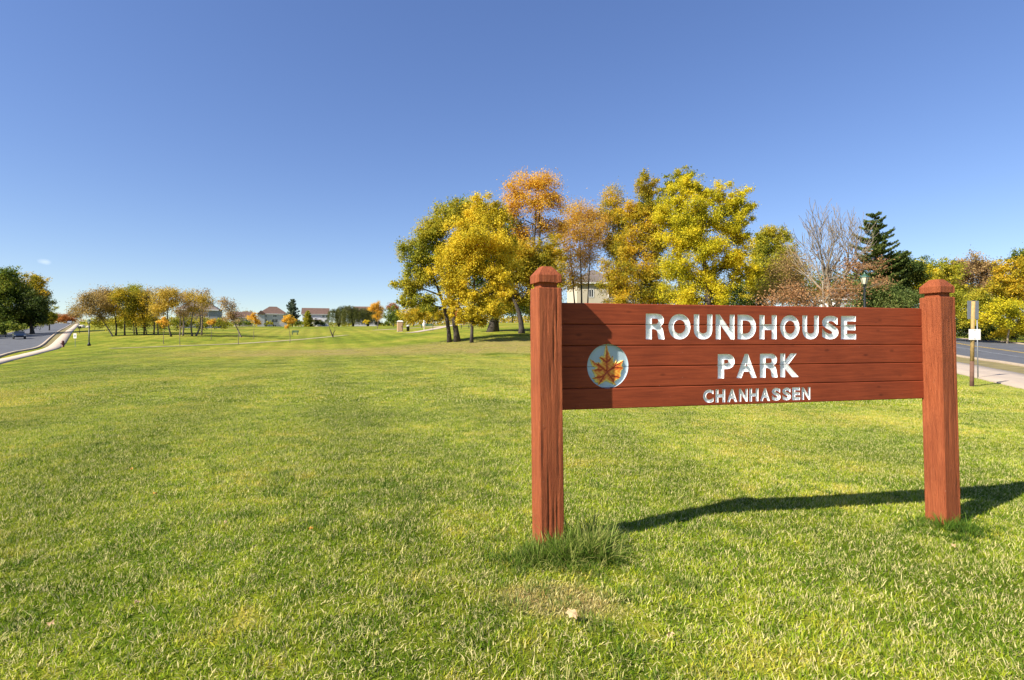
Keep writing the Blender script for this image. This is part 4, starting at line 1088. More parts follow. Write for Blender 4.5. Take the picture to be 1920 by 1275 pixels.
tree('dense dark green pine boughs below the tall pine', 'conifer', (1650, 70), [(1620,545,32,18),(1660,550,36,20),(1700,560,28,18),(1625,575,44,18),(1680,580,40,16)], tr=0.2, cover=3.0, leaf=0.2, seed=16, name='pine_tree', clump=0.2)
tree('very dark evergreen behind the right lamp post', 'dark', (1690, 84), [(1680,500,28,26),(1705,520,26,28),(1665,530,34,28),(1700,555,30,26)], tr=0.25, cover=3.2, leaf=0.24, seed=17, name='evergreen_tree')
tree('light yellow green tree behind the right sign post', 'lime', (1722, 92), [(1715,510,24,20),(1745,525,22,18),(1720,540,28,22),(1755,545,20,18)], tr=0.2, cover=2.6, leaf=0.24, seed=18)
tree('far green tree whose top slopes down to the right sign post', 'green', (1700, 104), [(1690,495,28,20),(1725,505,28,18),(1755,520,26,16)], tr=0.3, cover=2.6, leaf=0.28, seed=19)
# --- right hand roadside trees
GR = 'roadside trees across the street on the right'
tree('olive brown round tree across the street right of the right sign post', 'brown', (1830, 86), [(1820,500,34,24),(1850,515,30,24),(1795,520,30,24),(1830,545,44,26),(1800,570,34,24),(1870,545,26,24)], tr=0.28, cover=2.2, leaf=0.25, seed=40, group=GR)
tree('green olive tree nearest the right sign post across the street', 'olive', (1785, 78), [(1780,510,26,22),(1765,540,26,26),(1795,560,28,26),(1775,590,28,24)], tr=0.25, cover=2.2, leaf=0.25, seed=41, group=GR)
tree('orange gold tree at the right edge beyond the street', 'gold_green', (1885, 80), [(1895,505,28,24),(1880,535,26,24),(1905,545,28,28),(1930,510,24,28),(1885,570,30,24)], tr=0.25, cover=2.2, leaf=0.25, seed=42, group=GR)
tree('tall green tree cut by the right edge of the picture', 'green', (1935, 84), [(1925,480,20,18),(1905,490,16,10),(1950,480,26,30),(1940,530,34,34)], tr=0.3, cover=2.4, leaf=0.24, seed=43, group=GR)
tree('low lime green tree behind the wooden pole', 'olive', (1822, 70), [(1815,560,30,20),(1845,575,26,20),(1800,590,24,20),(1830,600,32,20)], tr=0.12, cover=2.6, leaf=0.18, seed=44, group=GR)
tree('pale green spreading tree with a slim pale trunk right of the wooden pole', 'lime', (1888, 66), [(1880,575,30,16),(1905,585,30,18),(1860,595,26,16),(1895,608,34,14),(1925,600,22,20)], tr=0.12, cover=2.2, leaf=0.18, bark='bark_pale', seed=45, group=GR)
tree('golden sapling with a thin stem at the far right verge', 'yellow', (1908, 68), [(1905,622,26,10),(1880,628,22,8),(1925,618,18,12)], tr=0.06, cover=1.4, leaf=0.16, seed=46, group=GR)
tree('dark undergrowth along the far kerb', 'dark', (1850, 76), [(1800,612,34,20),(1840,618,34,18),(1880,620,34,16),(1925,615,30,20)], tr=0.08, cover=2.6, leaf=0.2, seed=47, name='shrub', cat='shrub')
for i, (px, yy, lb) in enumerate([(1980, 85, 'olive tree out at the right beyond the picture edge'), ]):
    tree(lb, 'olive', (px, yy), [(px, 520, 40, 36), (px - 20, 570, 40, 36)], tr=0.3, cover=2, leaf=0.26, seed=48)
# --- trees behind the stand, filling gaps low down
tree('yellow olive hedge-like trees right of the portable toilet', 'gold_green', (800, 150), [(770,592,20,13),(795,585,20,15),(820,588,20,14),(845,592,20,13)], tr=0.2, cover=2.8, leaf=0.3, seed=50)
tree('low golden tree with hanging boughs behind the portable toilet', 'yellow', (775, 160), [(762,590,16,10),(780,584,16,12),(800,592,14,10)], tr=0.18, cover=2.0, leaf=0.3, seed=51)
tree('green bush left of the portable toilet', 'green', (738, 170), [(736,592,16,14),(745,598,12,10)], tr=0.15, cover=3, leaf=0.32, seed=52, name='shrub', cat='shrub')
tree('small red orange tree far behind the playground', 'red', (738, 260), [(736,578,14,8)], tr=0.2, cover=2.4, leaf=0.4, seed=53)
tree('dim green trees beyond the grassy rise behind the stand', 'green', (960, 175), [(900,580,30,16),(940,578,30,18),(980,575,30,20),(1030,572,34,22)], tr=0.2, cover=2.6, leaf=0.4, seed=54)
tree('olive understory trees far back above the sign panel', 'olive', (1180, 130), [(1130,560,26,20),(1180,555,34,26),(1240,550,40,30),(1290,555,30,30)], tr=0.2, cover=1.6, leaf=0.40, seed=55)
tree('dull green trees far back right of the house', 'green', (1480, 140), [(1410,540,34,34),(1470,540,44,34),(1540,545,44,30),(1600,550,40,30),(1700,555,44,28),(1760,560,40,26)], tr=0.3, cover=1.5, leaf=0.5, seed=56)

# --- dark trees by the left road
GL = 'dark trees along the far side of the left road'
tree('large dark green tree at the left edge of the picture', 'green', (8, 130), [(-20,530,34,30),(10,520,24,20),(0,560,34,30),(30,545,20,24),(15,595,34,24),(-35,580,34,34)], tr=0.5, cover=2.4, leaf=0.36, seed=60, group=GL)
tree('dark tree with orange patches at its top, right end of the left clump', 'gold_green', (62, 138), [(58,525,18,16),(75,540,16,18),(50,550,22,20),(80,560,14,16)], tr=0.35, cover=2.2, leaf=0.32, seed=61, group=GL)
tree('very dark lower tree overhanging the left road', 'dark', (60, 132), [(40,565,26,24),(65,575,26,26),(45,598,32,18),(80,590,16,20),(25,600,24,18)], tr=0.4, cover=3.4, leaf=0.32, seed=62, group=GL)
tree('small olive tree at the foot of the dark clump by the left road', 'olive', (92, 165), [(90,588,12,14),(80,600,14,10),(98,600,8,8)], tr=0.2, cover=2.6, leaf=0.36, seed=63, group=GL)
tree('low bush at the kerb below the dark left trees', 'green', (10, 112), [(2,612,16,10),(-25,608,22,16),(30,612,14,8)], tr=0.1, cover=2.8, leaf=0.28, seed=64, name='shrub', cat='shrub')
for k, (px, yy) in enumerate([(-75, 118), (-140, 110), (-215, 100)]):
    tree(['dark roadside tree just outside the left edge', 'second roadside tree outside the left edge', 'third roadside tree outside the left edge'][k], 'green', (px, yy), [(px, 540, 40, 40), (px + 25, 570, 34, 34), (px - 20, 580, 34, 30)], tr=0.4, cover=2.0, leaf=0.4, seed=65 + k, group=GL)
tree('far orange red trees at the crest of the left road', 'red', (112, 370), [(108,598,10,6),(122,597,10,7),(134,600,8,5)], tr=0.25, cover=3, leaf=0.5, seed=70)
tree('far brown trees on the skyline over the left road', 'brown', (100, 400), [(98,594,10,8),(120,596,12,6),(142,592,12,8)], tr=0.3, cover=2.4, leaf=0.5, seed=71)

# --- grove left of centre
GV = 'brown and gold trees of the grove left of centre'
grove = [
 ('leaning grove tree with the leftmost low spreading crown', 'tan_olive', (213, 103), [(150,582,16,10),(165,570,18,13),(180,588,18,12),(172,558,14,9),(190,572,14,12)], 1.1, Vector((-2.6, 0, 3.6)), None),
 ('brownish grove tree second from the left with a straight trunk', 'tan_olive', (217, 106), [(200,556,16,13),(212,566,18,14),(205,585,18,12),(225,556,12,12)], 1.3, None, None),
 ('olive gold grove tree with a leaning dark trunk left of the middle', 'gold_green', (234, 105), [(226,555,15,12),(240,562,17,15),(232,585,18,12)], 1.4, None, None),
 ('green topped grove tree rising over the left half of the grove', 'olive', (257, 110), [(252,547,15,9),(262,556,15,12),(256,575,15,14),(246,592,14,9)], 1.8, None, [(0,0,1),(-.6,-.5,.7)]),
 ('yellow green grove tree with tangled lower twigs', 'gold_green', (270, 106), [(262,565,15,14),(275,580,15,13),(268,598,14,9)], 1.5, None, [(0,0,1),(.6,.6,.7)]),
 ('sparse tan grove tree near the middle of the row', 'tan_olive', (288, 108), [(280,555,13,12),(288,575,15,14),(282,596,14,8)], 0.9, None, [(0,0,1),(.9,.4,.8)]),
 ('bright golden grove tree with a tall bare trunk, tallest of its row', 'tan_gold', (322, 100), [(303,556,15,12),(318,552,15,12),(310,572,17,12),(298,585,13,10),(325,568,10,12)], 1.3, None, None),
 ('twiggy pinkish brown grove tree right of the golden one', 'brown', (343, 104), [(342,562,14,12),(352,572,14,14),(340,590,14,10)], 0.6, None, [(0,0,1),(-.6,-.6,.7)]),
 ('grove tree with a forked double trunk and thin tan crown', 'tan_gold', (361, 103), [(356,556,14,10),(372,560,14,11),(385,562,12,12),(365,580,15,10)], 0.6, None, [(0,-.7,1),(.5,.9,1)]),
 ('thin grey grove tree at the right end with almost no leaves', 'brown', (378, 108), [(378,552,12,9),(390,570,13,13),(375,590,13,8)], 0.5, None, None),
 ('isolated leaning tree with a sparse crown right of the grove', 'brown', (453, 103), [(420,568,12,8),(430,582,13,10),(440,596,11,8),(427,598,10,7)], 0.8, Vector((-1.9, 0, 3.6)), None),
]
for i, (lb, pal, base, lobes, cov, tt, st) in enumerate(grove):
    tree(lb, pal, base, lobes, tr=0.17, cover=cov * 1.35, leaf=0.22, seed=80 + i, stems=st, trunk_top=tt, group=GV, clump=0.24, grow=1.4, twigs=1.0, bark='bark_grey' if cov < 1 else 'bark')
tree('dense green undergrowth behind the grove trunks', 'olive', (290, 118), [(190,606,18,7),(225,602,18,9),(260,604,20,9),(300,606,18,7),(340,604,18,8),(375,606,16,7),(410,606,14,6)], tr=0.08, cover=2.6, leaf=0.3, grow=1.5, seed=95, name='shrub', cat='shrub')
# --- young park trees
GY = 'young park trees on the lawn'
def young(px, Y, lobes, pal, lb, seed, cover=2.6, tr=0.05): return tree(lb, pal, (px, Y), lobes, tr=tr, cover=cover, leaf=0.17, bark='bark_grey', seed=seed, group=GY, name='young_tree', clump=0.22)
young(307, 80, [(302,606,7,6),(312,606,7,6),(307,600,6,5)], 'orange', 'young orange maple before the grove, leftmost of the small trees', 100)
young(395, 92, [(392,605,6,5),(399,604,5,6)], 'orange', 'young orange tree with a pale stem between the grove and the leaning tree', 101)
young(476, 97, [(470,597,8,6),(480,600,8,7),(476,592,6,5),(484,606,6,4)], 'orange', 'young golden orange tree before the house with the hipped roof', 102)
young(543, 85, [(536,602,7,7),(547,600,8,7),(541,595,7,5),(538,612,5,4)], 'orange', 'young golden orange tree closest to the green bench', 103)
young(447, 80, [(446,605,5,9)], 'brown', 'nearly leafless young tree beside the park path', 104, 0.3)
young(338, 76, [(338,616,5,8)], 'brown', 'bare thin sapling at the edge of the park path', 105, 0.15)
young(707, 150, [(700,580,8,8),(712,582,8,9),(706,572,7,6),(708,594,9,7)], 'orange', 'larger orange gold tree right of the willows', 106, 3, 0.12)
young(812, 104, [(808,588,8,8),(818,592,7,7)], 'yellow', 'young yellow tree by the pale playground path', 107, 1.6)
bare_tree('small dark forked leafless tree before the willows', (625, 104), 600, 0.14, 0.5, 'bark', seed=5, levels=2, name='young_tree', lean=(-0.1, 0), kids=(1, 2), split=0.5)
# --- far planting between the houses
conifer('blue green tree between the two pale houses', (548, 235), 560, 17, 0.1, 'blue_green', seed=33, tiers=14, leaf=0.6, dens=1.2, droop=-0.05, up=0.3, irregular=0.5, pw=0.55, name='spruce_tree')
conifer('golden green cone shaped shrub before the second pale house', (577, 228), 582, 12, 0.02, 'olive', seed=34, tiers=14, leaf=0.45, dens=1.4, name='conical_tree', pw=0.6)
GW = 'weeping willows in the distance'
willow('leftmost weeping willow right of the second pale house', (635, 225), [(630,588,14,10),(646,583,14,11)], 1, group=GW)
willow('middle weeping willow of the far row of three', (662, 222), [(656,583,13,11),(671,586,13,10)], 2, group=GW)
willow('rightmost weeping willow half behind the orange gold tree', (690, 230), [(685,586,11,9),(697,590,9,8)], 3, group=GW)
for i, (px, w, pal, lb) in enumerate([(455, 16, 'green', 'low green hedge at the far left of the house row'), (505, 8, 'olive', 'low hedge below the house with the hipped roof'), (560, 10, 'green', 'rounded bush between the two pale houses'), (600, 12, 'dark', 'dark shrub below the deck of the second pale house'), (718, 14, 'green', 'far green bushes right of the orange gold tree')]):
    tree(lb, pal, (px, 232), [(px - w * 0.5, 606, w * 0.6, 4), (px + w * 0.5, 606, w * 0.6, 4)], tr=0.1, cover=2.6, leaf=0.4, seed=110 + i, name='shrub', cat='shrub')
tree('yellow bush in front of the right willow', 'yellow', (688, 180), [(687,604,6,4)], tr=0.06, cover=2.5, leaf=0.3, seed=120, name='shrub', cat='shrub')
tree('low olive shrubs far behind the house row', 'brown', (420, 300), [(400,590,16,8),(440,592,16,8),(465,590,12,7)], tr=0.2, cover=2.0, leaf=0.45, seed=121, name='shrub', cat='shrub')

# --- far woods that read as one mass along the skyline
def far_wood(pxs, Y, lo, hi, pal, seed, leaf=0.9, n=9000, label=None):
    rr = np.random.default_rng(seed); px = rr.uniform(pxs[0], pxs[1], n); t = rr.random(n) ** 0.8
    top = np.array([hi - 5 * mnoise.noise(Vector((p * 0.045, seed, 0))) - 2.5 * mnoise.noise(Vector((p * 0.2, seed, 3))) for p in px])
    yy = Y + rr.uniform(-8, 8, n); X = (px - 960) / 1000 * yy; g = Hn(X, yy); zt_ = CAMZ + (634 - top) / 1000 * Y; z = g + (zt_ - g) * t
    C = np.stack([X, yy, z], 1); me = leaves_mesh('far_wood', C, leaf, LM(pal), rr); add_tint(me, rr.random(n))
    return tag(link('far_wood', me), kind='stuff')
far_wood((-250, 160), 420, 0, 599, 'brown', 1, 1.0, 6000)
far_wood((150, 760), 330, 0, 604, 'olive', 2, 0.9, 12000)
far_wood((740, 1080), 300, 0, 594, 'gold_green', 3, 0.9, 9000)
far_wood((1040, 1750), 190, 0, 590, 'green', 4, 0.7, 14000)
far_wood((1700, 2300), 118, 0, 604, 'dark', 5, 0.5, 12000)
print('TRIS', sum(len(p.data.polygons) * 2 for p in bpy.data.objects if p.type == 'MESH'))
# ------------------------------------------------------------------ houses
def house(label, loc, rz, w, d, hw, hr, wall_mat, roof_mat, kind='hip', wins=(), doors=(), deck=False, chim=False, side_wins=()):
    root = empty('house', loc, rz, label, 'house')
    MB().box(-w/2, w/2, -d/2, d/2, -1.5, hw).build('wall', wall_mat, root)
    ov = 0.5; mb = MB(); z0 = hw + 0.003; zf = hw - 0.15
    if kind == 'hip':
        r = min(w, d) / 2 * 0.98; rx = max(0.3, w/2 - r); ry = max(0.0, d/2 - r)
        X, Yd = w/2 + ov, d/2 + ov
        mb.v = [(-X,-Yd,z0),(X,-Yd,z0),(X,Yd,z0),(-X,Yd,z0),(-rx,-ry,hw+hr),(rx,-ry,hw+hr),(rx,ry+.01,hw+hr),(-rx,ry+.01,hw+hr),(-X,-Yd,zf+.16),(X,-Yd,zf+.16),(X,Yd,zf+.16),(-X,Yd,zf+.16)]
        mb.f = [(0,1,5,4),(1,2,6,5),(2,3,7,6),(3,0,4,7),(4,5,6,7),(0,3,2,1)]
    else:
        X, Yd = w/2 + ov, d/2 + ov
        mb.v = [(-X,-Yd,z0-.1),(X,-Yd,z0-.1),(X,Yd,z0-.1),(-X,Yd,z0-.1),(-X,0,hw+hr),(X,0,hw+hr)]
        mb.f = [(0,1,5,4),(2,3,4,5),(0,4,3),(1,2,5),(0,3,2,1)]
    roof = mb.build('roof', roof_mat, root, fix=True)
    fa = MB(); fa.box(-w/2-ov+.02, w/2+ov-.02, -d/2-ov-.03, -d/2-ov+.05, hw-0.28, hw-0.02 if kind == 'hip' else hw-.12); fa.box(-w/2-ov-.03, -w/2-ov+.015, -d/2-ov, d/2+ov, hw-0.28, hw-0.02 if kind == 'hip' else hw-.12)
    fa.build('fascia', M['trim'], root)
    if chim: MB().box(w*0.2, w*0.2+1, -0.3, 0.6, hw + hr*0.4, hw + hr + 0.9).build('chimney', M['roof_brown'], roof)
    for (x, z, ww, hh) in wins:
        fr_ = MB()
        y0 = -d/2 - 0.06
        for a in ((x-ww/2-.12, x+ww/2+.12, z-.12, z), (x-ww/2-.12, x+ww/2+.12, z+hh, z+hh+.12), (x-ww/2-.12, x-ww/2, z, z+hh), (x+ww/2, x+ww/2+.12, z, z+hh), (x-.04, x+.04, z, z+hh)):
            fr_.box(a[0], a[1], y0, -d/2 + .01, a[2], a[3])
        f = fr_.build('window', M['trim'], root); MB().box(x-ww/2, x+ww/2, -d/2-.02, -d/2+.01, z, z+hh).build('pane', M['glass'], f)
    for (y, z, ww, hh) in side_wins:
        f = MB().box(-w/2-.05, -w/2+.01, y-ww/2-.1, y+ww/2+.1, z-.1, z+hh+.1).build('window', M['trim'], root)
        MB().box(-w/2-.07, -w/2-.04, y-ww/2, y+ww/2, z, z+hh).build('pane', M['glass'], f)
    for (x, z, ww, hh) in doors:
        MB().box(x-ww/2, x+ww/2, -d/2-.05, -d/2+.01, z, z+hh).build('door', M['trim'], root)
    if deck:
        dk = MB(); dk.box(-2.2, 2.6, -d/2-3, -d/2-.02, 2.3, 2.5)
        for x in (-2.0, 0.2, 2.4): dk.box(x-.1, x+.1, -d/2-2.9, -d/2-2.7, -0.5, 2.3)
        dk.build('deck', M['deck'], root)
        rl = MB(); rl.box(-2.2, 2.6, -d/2-3, -d/2-2.95, 3.35, 3.45)
        for k in range(17): rl.box(-2.2 + k*.29, -2.14 + k*.29, -d/2-2.99, -d/2-2.96, 2.5, 3.35)
        rl.build('deck_railing', M['trim'], root)
    return root
g1 = G(512, 256)
h1 = house('three storey grey sided house with a brown hipped roof on the rise', (g1.x, g1.y, P(512, 612, 256).z), 0.42, 12.0, 9, 5.9, 3.6, M['siding_grey'], M['roof_brown'], 'hip',
      [(-3.2,4.3,1.1,.9),(0.8,4.4,1.6,.9),(4.6,4.4,1.1,.9),(-3.2,1.9,1.2,1.4),(0.8,1.8,2.6,1.5),(-3.2,-.2,1.2,.9),(0.6,-.2,1.6,.9)], side_wins=[(0,4.2,1.0,1.2),(0,1.8,1.0,1.3)])
MB().box(-6.6, -3.6, -5.6, -4.6, -1.5, 5.5).build('bay_wall', M['siding_grey'], h1)
_mb = MB(); _mb.v = [(-7,-6,5.5),(-3.2,-6,5.5),(-5.1,-6,7.4),(-7,-1,5.5),(-3.2,-1,5.5),(-5.1,-1,7.4)]; _mb.f = [(0,1,2),(3,5,4),(0,2,5,3),(1,4,5,2),(0,3,4,1)]
_mb.build('gable', M['roof_brown'], h1, fix=True)
g2 = G(592, 250)
house('white two storey house with a long red-brown roof and a rear deck', (g2.x, g2.y, P(592, 610, 250).z), 0.30, 11.2, 8, 5.2, 2.9, M['siding_white'], M['roof_brown'], 'gable',
      [(-3.8,3.6,.9,1.1),(-2.4,3.6,.9,1.1),(3.6,3.5,.9,1.1),(4.9,3.5,.7,1.1),(0.2,1.9,.9,1.4),(4.6,1.5,1.0,1.1)], deck=True, side_wins=[(0,3.5,1,1.1)])
g3 = G(375, 175)
house('slate grey house with a broad hipped roof half hidden behind the grove', (g3.x, g3.y, P(375, 610, 175).z), 0.35, 11.5, 9, 5.0, 3.4, M['siding_blue'], M['roof_grey'], 'hip', [(-1.5,2.6,1.2,1.3),(2.5,2.6,1.2,1.3)], side_wins=[(0, 2.4, 1.2, 1.4)])
g4 = G(456, 265)
house('low house with a red-brown roof left of the hipped house', (g4.x, g4.y, P(460, 608, 265).z), 0.5, 8, 9, 3.3, 2.8, M['siding_cream'], M['roof_brown'], 'gable', [(1.5,1.2,1.2,1.2)])
g5 = G(686, 262)
house('brown roofed house mostly hidden behind the willows', (g5.x, g5.y, P(686, 608, 262).z), 0.2, 11, 9, 5.8, 2.9, M['siding_grey'], M['roof_brown'], 'gable', [(3,3.6,1,1.2)])
g6 = G(1110, 104)
house('cream two storey house seen through the thin trees above the sign', (g6.x, g6.y, P(1105, 610, 104).z), 0.10, 8.0, 9, 7.9, 2.8, M['siding_cream'], M['roof_grey'], 'hip', [(-1.3,5.2,.75,1.35),(2.6,5.0,1.1,1.3),(-1.3,2.2,1.0,1.4),(2.6,2.2,1.1,1.4)])
g7 = G(1160, 112)
house('pale grey house wing right of the cream house', (g7.x + 0.5, g7.y, P(1160, 610, 112).z), 0.25, 5.0, 8, 6.6, 2.0, M['siding_white'], M['roof_grey'], 'gable', [(1.0,4.2,.9,1.2),(-1.2,4.2,.9,1.2)])
g8 = G(1574, 125)
house('small white house just glimpsed through trees over the sign top', (g8.x, g8.y, P(1574, 600, 125).z), 0.0, 6, 6, 4.8, 1.8, M['siding_white'], M['roof_grey'], 'gable', [(0,2.5,1,1)])

# ------------------------------------------------------------------ street furniture, vehicles, park equipment
def lamp(label, px, Y, h, s=1.0):
    r = empty('street_lamp', G(px, Y), 0, label, 'street lamp')
    MB().lathe([(0.16*s,0),(0.16*s,.25),(0.09*s,.4),(0.06*s,.6),(0.05*s,h*0.75)], 10).build('pole', M['black_metal'], r, True)
    MB().lathe([(0.08*s,h*0.75+.001),(0.10*s,h*0.75+.05),(0.07*s,h*0.75+.1)], 10).build('collar', M['black_metal'], r, True)
    b = h * 0.75 + .1
    MB().lathe([(0.05*s,b+.001),(0.11*s,b+.02),(0.21*s,b+.38),(0.20*s,b+.385)], 6).build('lantern', M['lantern'], r)
    fr_ = MB()
    for k in range(6):
        an = 2*math.pi*k/6; fr_.tube([(0.118*s*math.cos(an), 0.118*s*math.sin(an), b+.02), (0.218*s*math.cos(an), 0.218*s*math.sin(an), b+.38)], 0.012*s, 4)
    fr_.build('lantern_frame', M['black_metal'], r)
    MB().lathe([(0.25*s,b+.386),(0.24*s,b+.41),(0.12*s,b+.52),(0.05*s,b+.58),(0.03*s,b+.64),(0.01*s,b+.68)], 6).build('lantern_cap', M['green_metal'], r)
    return r
gl = G(1621, 30); lamp('black lamp post with a lantern head rising behind the sign panel', 1621, 30, P(1621, 505, 30).z - gl.z + 0.55, 1.0).rotation_euler = (0, 0, 0.3)
gl = G(167, 78); lamp('slim black lamp post on the lawn beside the left pavement', 167, 78, P(167, 598, 78).z - gl.z + 0.3, 1.3)

# wooden pole with white plate
gp_ = G(1822, 17.6); r = empty('wooden_pole', gp_, 0, 'pale wooden pole with dark foot and small blank white plate beside the trail', 'pole')
hp = P(1825, 565, 17.6).z - gp_.z
MB().tube([(0, 0, -0.2), (0.012, 0, hp*0.3)], [0.062, 0.06], 10).build('pole_foot', M['dark_wood'], r, True)
MB().tube([(0.012, 0, hp*0.3), (0.03, 0, hp*0.65), (0.055, 0, hp)], [0.059, 0.056, 0.055], 10).build('pole', M['pale_wood'], r, True)
zc = P(1825, 627, 17.6).z - gp_.z
o = MB().box(-0.16, 0.23, -0.075, -0.069, zc-.18, zc+.17).build('plate', M['white_plastic'], r); bevel(o, 0.002)
MB().tube([(0.035,-0.082,zc+.13),(0.035,-0.074,zc+.13)], 0.014, 8).build('bolt', M['grey_metal'], r)
MB().tube([(0.035,-0.082,zc-.14),(0.035,-0.074,zc-.14)], 0.014, 8).build('bolt', M['grey_metal'], r)
gs = G(1829, 21); r = empty('traffic_sign', gs, 0.12, 'bare grey back of a traffic sign on a thin pale post behind the wooden pole', 'sign')
zt, zb = P(1824, 564, 21).z - gs.z, P(1824, 598, 21).z - gs.z
o = MB().box(-0.36, 0.14, -0.004, 0.004, zb, zt).build('sign_plate', M['grey_metal'], r); bevel(o, 0.001)
MB().tube([(0.15, 0.03, -0.2), (0.10, 0.03, zb + 0.25)], 0.022, 8).build('post', M['grey_metal'], r, True)

# park notice sign on the left lawn and small box
gs = G(141, 76); r = empty('notice_sign', gs, 0, 'small white notice sign on a thin post beside the left pavement', 'sign')
MB().tube([(0,0,-.2),(0,0,1.9)], 0.03, 6).build('post', M['grey_metal'], r)
bevel(MB().box(-.22,.22,-.05,-.035,1.25,1.95).build('sign_plate', M['white_plastic'], r), .002)
MB().box(-.1,.1,-.056,-.0515,1.45,1.75).build('symbol', M['grey_metal'], r)
gs = G(149, 125); r = empty('utility_box', gs, 0, 'tiny dark box on a post up the left lawn', 'box'); MB().tube([(0,0,-.2),(0,0,1.1)], 0.06, 6).build('post', M['black_metal'], r); bevel(MB().box(-.3,.3,-.2,.2,1.1,1.7).build('box', M['black_metal'], r), .03)
gs = G(154, 190)
for k, (dx, s) in enumerate([(0, 1.0), (2.2, 0.7)]):
    bm = bmesh.new(); bmesh.ops.create_icosphere(bm, subdivisions=2, radius=s)
    for v in bm.verts: v.co *= 1 + 0.25 * mnoise.noise(v.co * 1.7 + Vector((k * 9, 0, 0))); v.co.z *= 0.7
    me = bpy.data.meshes.new('boulder'); bm.to_mesh(me); bm.free(); me.materials.append(M['rock']); o = link('boulder', me); o.location = (gs.x + dx, gs.y, H(gs.x + dx, gs.y) + 0.4 * s)
    tag(o, ['larger pale boulder beside the crest of the left road', 'smaller pale boulder right of the larger one by the left road'][k], 'rock')
# hydrant
gs = G(118, 76); r = empty('fire_hydrant', gs, 0.5, 'dark red fire hydrant at the bend of the left pavement', 'fire hydrant')
MB().lathe([(.20,0),(.20,.06),(.14,.08),(.13,.65),(.17,.68),(.17,.74)], 12).build('barrel', M['hydrant'], r, True)
MB().lathe([(.17,.741),(.14,.86),(.06,.93),(.03,.94),(.03,1.0)], 12).build('bonnet', M['hydrant'], r, True)
for s in (-1, 1): MB().tube([(s*.12,0,.5),(s*.26,0,.5)], .075, 10).build('nozzle', M['hydrant'], r)
MB().tube([(0,-.12,.45),(0,-.28,.45)], .10, 10).build('nozzle', M['hydrant'], r)

# cars
def car(label, px, Y, rz, paint, scale=1.0, lane=None):
    loc = G(px, Y, 0.05); r = empty('car', loc, rz, label, 'car')
    prof = [(-2.2,.35),(-2.25,.7),(-2.1,.92),(-1.4,.98),(-.75,1.42),(.7,1.45),(1.35,1.02),(2.1,.86),(2.25,.62),(2.2,.33)]
    lower = [(-2.2,.30),(-2.27,.68),(-2.12,.93),(-1.35,1.0),(1.3,1.0),(2.1,.86),(2.27,.60),(2.22,.30)]
    a = MB(); a.prism(lower, -.88, .88); bevel(a.build('body', paint, r, fix=True), .05, 2)
    b_ = MB(); x = [(-1.3,.985),(-.78,1.42),(.62,1.44),(1.2,.985)]
    b_.v = [(p[0], -.80 if i in (0,3) else -.64, p[1]) for i, p in enumerate(x)] + [(p[0], .80 if i in (0,3) else .64, p[1]) for i, p in enumerate(x)]
    b_.f = [(0,1,2,3),(7,6,5,4),(0,4,5,1),(1,5,6,2),(2,6,7,3),(3,7,4,0)]; b_.build('windows', M['glass'], r, fix=True)
    MB().box(-.8,.64,-.66,.66,1.425,1.47).build('roof', paint, r)
    for sx_ in (-1.38, 1.38):
        for sy_ in (-1, 1):
            w_ = MB(); w_.tube([(sx_, sy_*.90, .32), (sx_, sy_*.70, .32)], .33, 16); t_ = w_.build('wheel', M['rubber'], r)
            MB().tube([(sx_, sy_*.905, .32), (sx_, sy_*.895, .32)], .2, 12).build('rim', M['grey_metal'], t_)
    for sy_ in (-1, 1):
        MB().box(2.2,2.28,sy_*.72-.16,sy_*.72+.16,.62,.76).build('headlight', M['lamp_glass'], r)
        MB().box(-2.29,-2.2,sy_*.70-.16,sy_*.70+.16,.68,.84).build('tail_light', M['tail'], r)
        MB().box(.55,.75,sy_*.92-.09,sy_*.92+.09,.98,1.1).build('wing_mirror', paint, r)
    MB().box(2.26,2.30,-.45,.45,.38,.56).build('grille', M['rubber'], r)
    MB().box(-2.31,-2.27,-.26,.26,.5,.62).build('number_plate', M['white_plastic'], r)
    return r
car('dark blue car driving towards us down the left road', 36, 103, -0.78, M['car_blue'])
car('white car far off at the crest of the left road', 131, 292, -math.pi/2 + 0.55, M['car_white'])

# portable toilet and bin
gs = G(750, 115); r = empty('portable_toilet', gs, 0.28, 'tan portable toilet with a white domed roof on the lawn', 'portable toilet')
bevel(MB().box(-.58,.58,-.58,.58,.05,2.05).build('cabin', M['tan_plastic'], r), .04)
MB().box(-.40,.40,-.62,-.578,.15,1.85).build('door', M['white_plastic'] if False else M['tan_plastic'], r)
MB().box(.25,.33,-.65,-.621,.95,1.15).build('door_handle', M['black_metal'], r)
mb = MB(); mb.v = [(-.64,-.64,2.052),(.64,-.64,2.052),(.64,.64,2.052),(-.64,.64,2.052),(-.64,-.64,2.16),(.64,-.64,2.16),(.64,.64,2.16),(-.64,.64,2.16),(-.4,-.45,2.36),(.4,-.45,2.36),(.4,.45,2.36),(-.4,.45,2.36)]
mb.f = [(0,1,5,4),(1,2,6,5),(2,3,7,6),(3,0,4,7),(4,5,9,8),(5,6,10,9),(6,7,11,10),(7,4,8,11),(8,9,10,11),(3,2,1,0)]
mb.build('roof', M['white_plastic'], r); MB().box(-.6,.6,-.62,.6,0,.05).build('skid_base', M['white_plastic'], r)
gs = G(765, 114); r = empty('litter_bin', gs, 0, 'dark litter bin beside the portable toilet', 'bin')
MB().lathe([(.30,0),(.34,1.0),(.36,1.02)], 12).build('drum', M['black_metal'], r, True); MB().lathe([(.37,1.021),(.30,1.15),(.1,1.22)], 12).build('lid', M['white_plastic'], r, True)
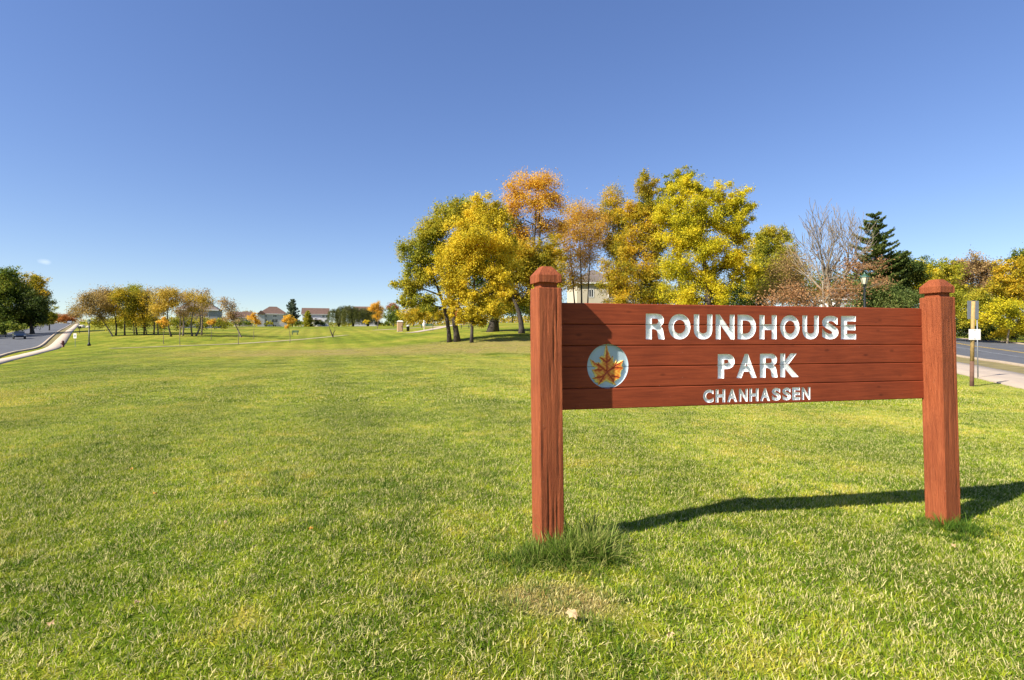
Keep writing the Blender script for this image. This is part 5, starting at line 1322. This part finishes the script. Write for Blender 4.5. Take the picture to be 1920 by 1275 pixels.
# white pennant like post sign by the path
gs = G(795, 110); r = empty('path_sign', gs, 0, 'white rounded sign on a short post by the playground path', 'sign')
MB().tube([(0,0,-.2),(0,0,2.1)], .05, 6).build('post', M['white_plastic'], r); MB().lathe([(.05,.7),(.28,.9),(.30,1.4),(.1,1.7),(.08,1.9),(.14,2.0),(.05,2.15)], 10).build('sign_body', M['white_plastic'], r, True)

# green bench
def bench(label, px, Y, L_=2.2, mat=M['green_metal'], rz=0.0):
    r = empty('park_bench', G(px, Y), rz, label, 'bench')
    for k in range(3): MB().box(-L_/2, L_/2, -.22+k*.15, -.10+k*.15, .44, .48).build('seat_slat', mat, r)
    for k in range(3): MB().box(-L_/2, L_/2, .24+k*.02, .27+k*.02, .55+k*.15, .67+k*.15).build('back_slat', mat, r)
    for s in (-1, 1):
        MB().box(s*(L_/2-.2)-.04, s*(L_/2-.2)+.04, -.2, -.12, 0, .438).build('leg', mat, r); MB().box(s*(L_/2-.2)-.04, s*(L_/2-.2)+.04, .18, .236, 0, .95).build('leg', mat, r)
    return r
bench('green park bench behind the young golden tree', 553, 118, 1.5)
bench('green bench by the playground path', 801, 124, 3.0)
# picnic tables
GP_ = 'picnic tables under the tall trees'
def picnic(label, px, Y, rz):
    r = empty('picnic_table', G(px, Y), rz, label, 'picnic table', GP_)
    for k in range(5): MB().box(-.95,.95,-.38+k*.155,-.24+k*.155,.72,.76).build('tabletop_board', M['grey_metal'], r)
    for s in (-1, 1): MB().box(-.95,.95,s*.7-.13,s*.7+.13,.42,.46).build('seat', M['grey_metal'], r)
    for x in (-.7, .7):
        for s in (-1, 1): MB().tube([(x, s*.62, 0), (x, s*.2, .72)], .035, 6).build('leg', M['black_metal'], r)
        MB().box(x-.03, x+.03, -.8, .8, .36, .415).build('crossbar', M['black_metal'], r)
    return r
picnic('leftmost picnic table beyond the slim trunk of the golden tree', 872, 100, 0.2)
picnic('middle picnic table of the three under the tall trees', 889, 103, -0.1)
picnic('rightmost picnic table, nearest the thick dark trunk', 903, 105, 0.15)
# playground
gs = G(862, 128); r = empty('playground_set', gs, 0.2, 'playground set with a yellow slide and red roof seen past the tree trunks', 'playground')
for x in (-1, 1):
    for y_ in (-1, 1): MB().tube([(x, y_, 0), (x, y_, 3.0)], .06, 6).build('post', M['red_plastic'], r)
MB().box(-1.1,1.1,-1.1,1.1,1.3,1.4).build('platform', M['grey_metal'], r)
mb = MB(); mb.v = [(-1.3,-1.3,3.0),(1.3,-1.3,3.0),(1.3,1.3,3.0),(-1.3,1.3,3.0),(0,0,4.0)]; mb.f = [(0,1,4),(1,2,4),(2,3,4),(3,0,4),(3,2,1,0)]; mb.build('roof', M['red_plastic'], r)
mb = MB(); mb.v = []
for (x, z) in ((1.1, 1.45), (2.2, .9), (3.2, .35), (3.9, .25)):
    mb.v += [(x,-.9,z+.3),(x,-.85,z),(x,-.15,z),(x,-.1,z+.3),(x,-.05,z+.3),(x,-.1,z-.06),(x,-.9,z-.06),(x,-.95,z+.3)]
for i in range(3):
    for k in range(8): mb.f.append((i*8+k, i*8+(k+1)%8, (i+1)*8+(k+1)%8, (i+1)*8+k))
mb.build('slide', M['yellow_plastic'], r, fix=True)
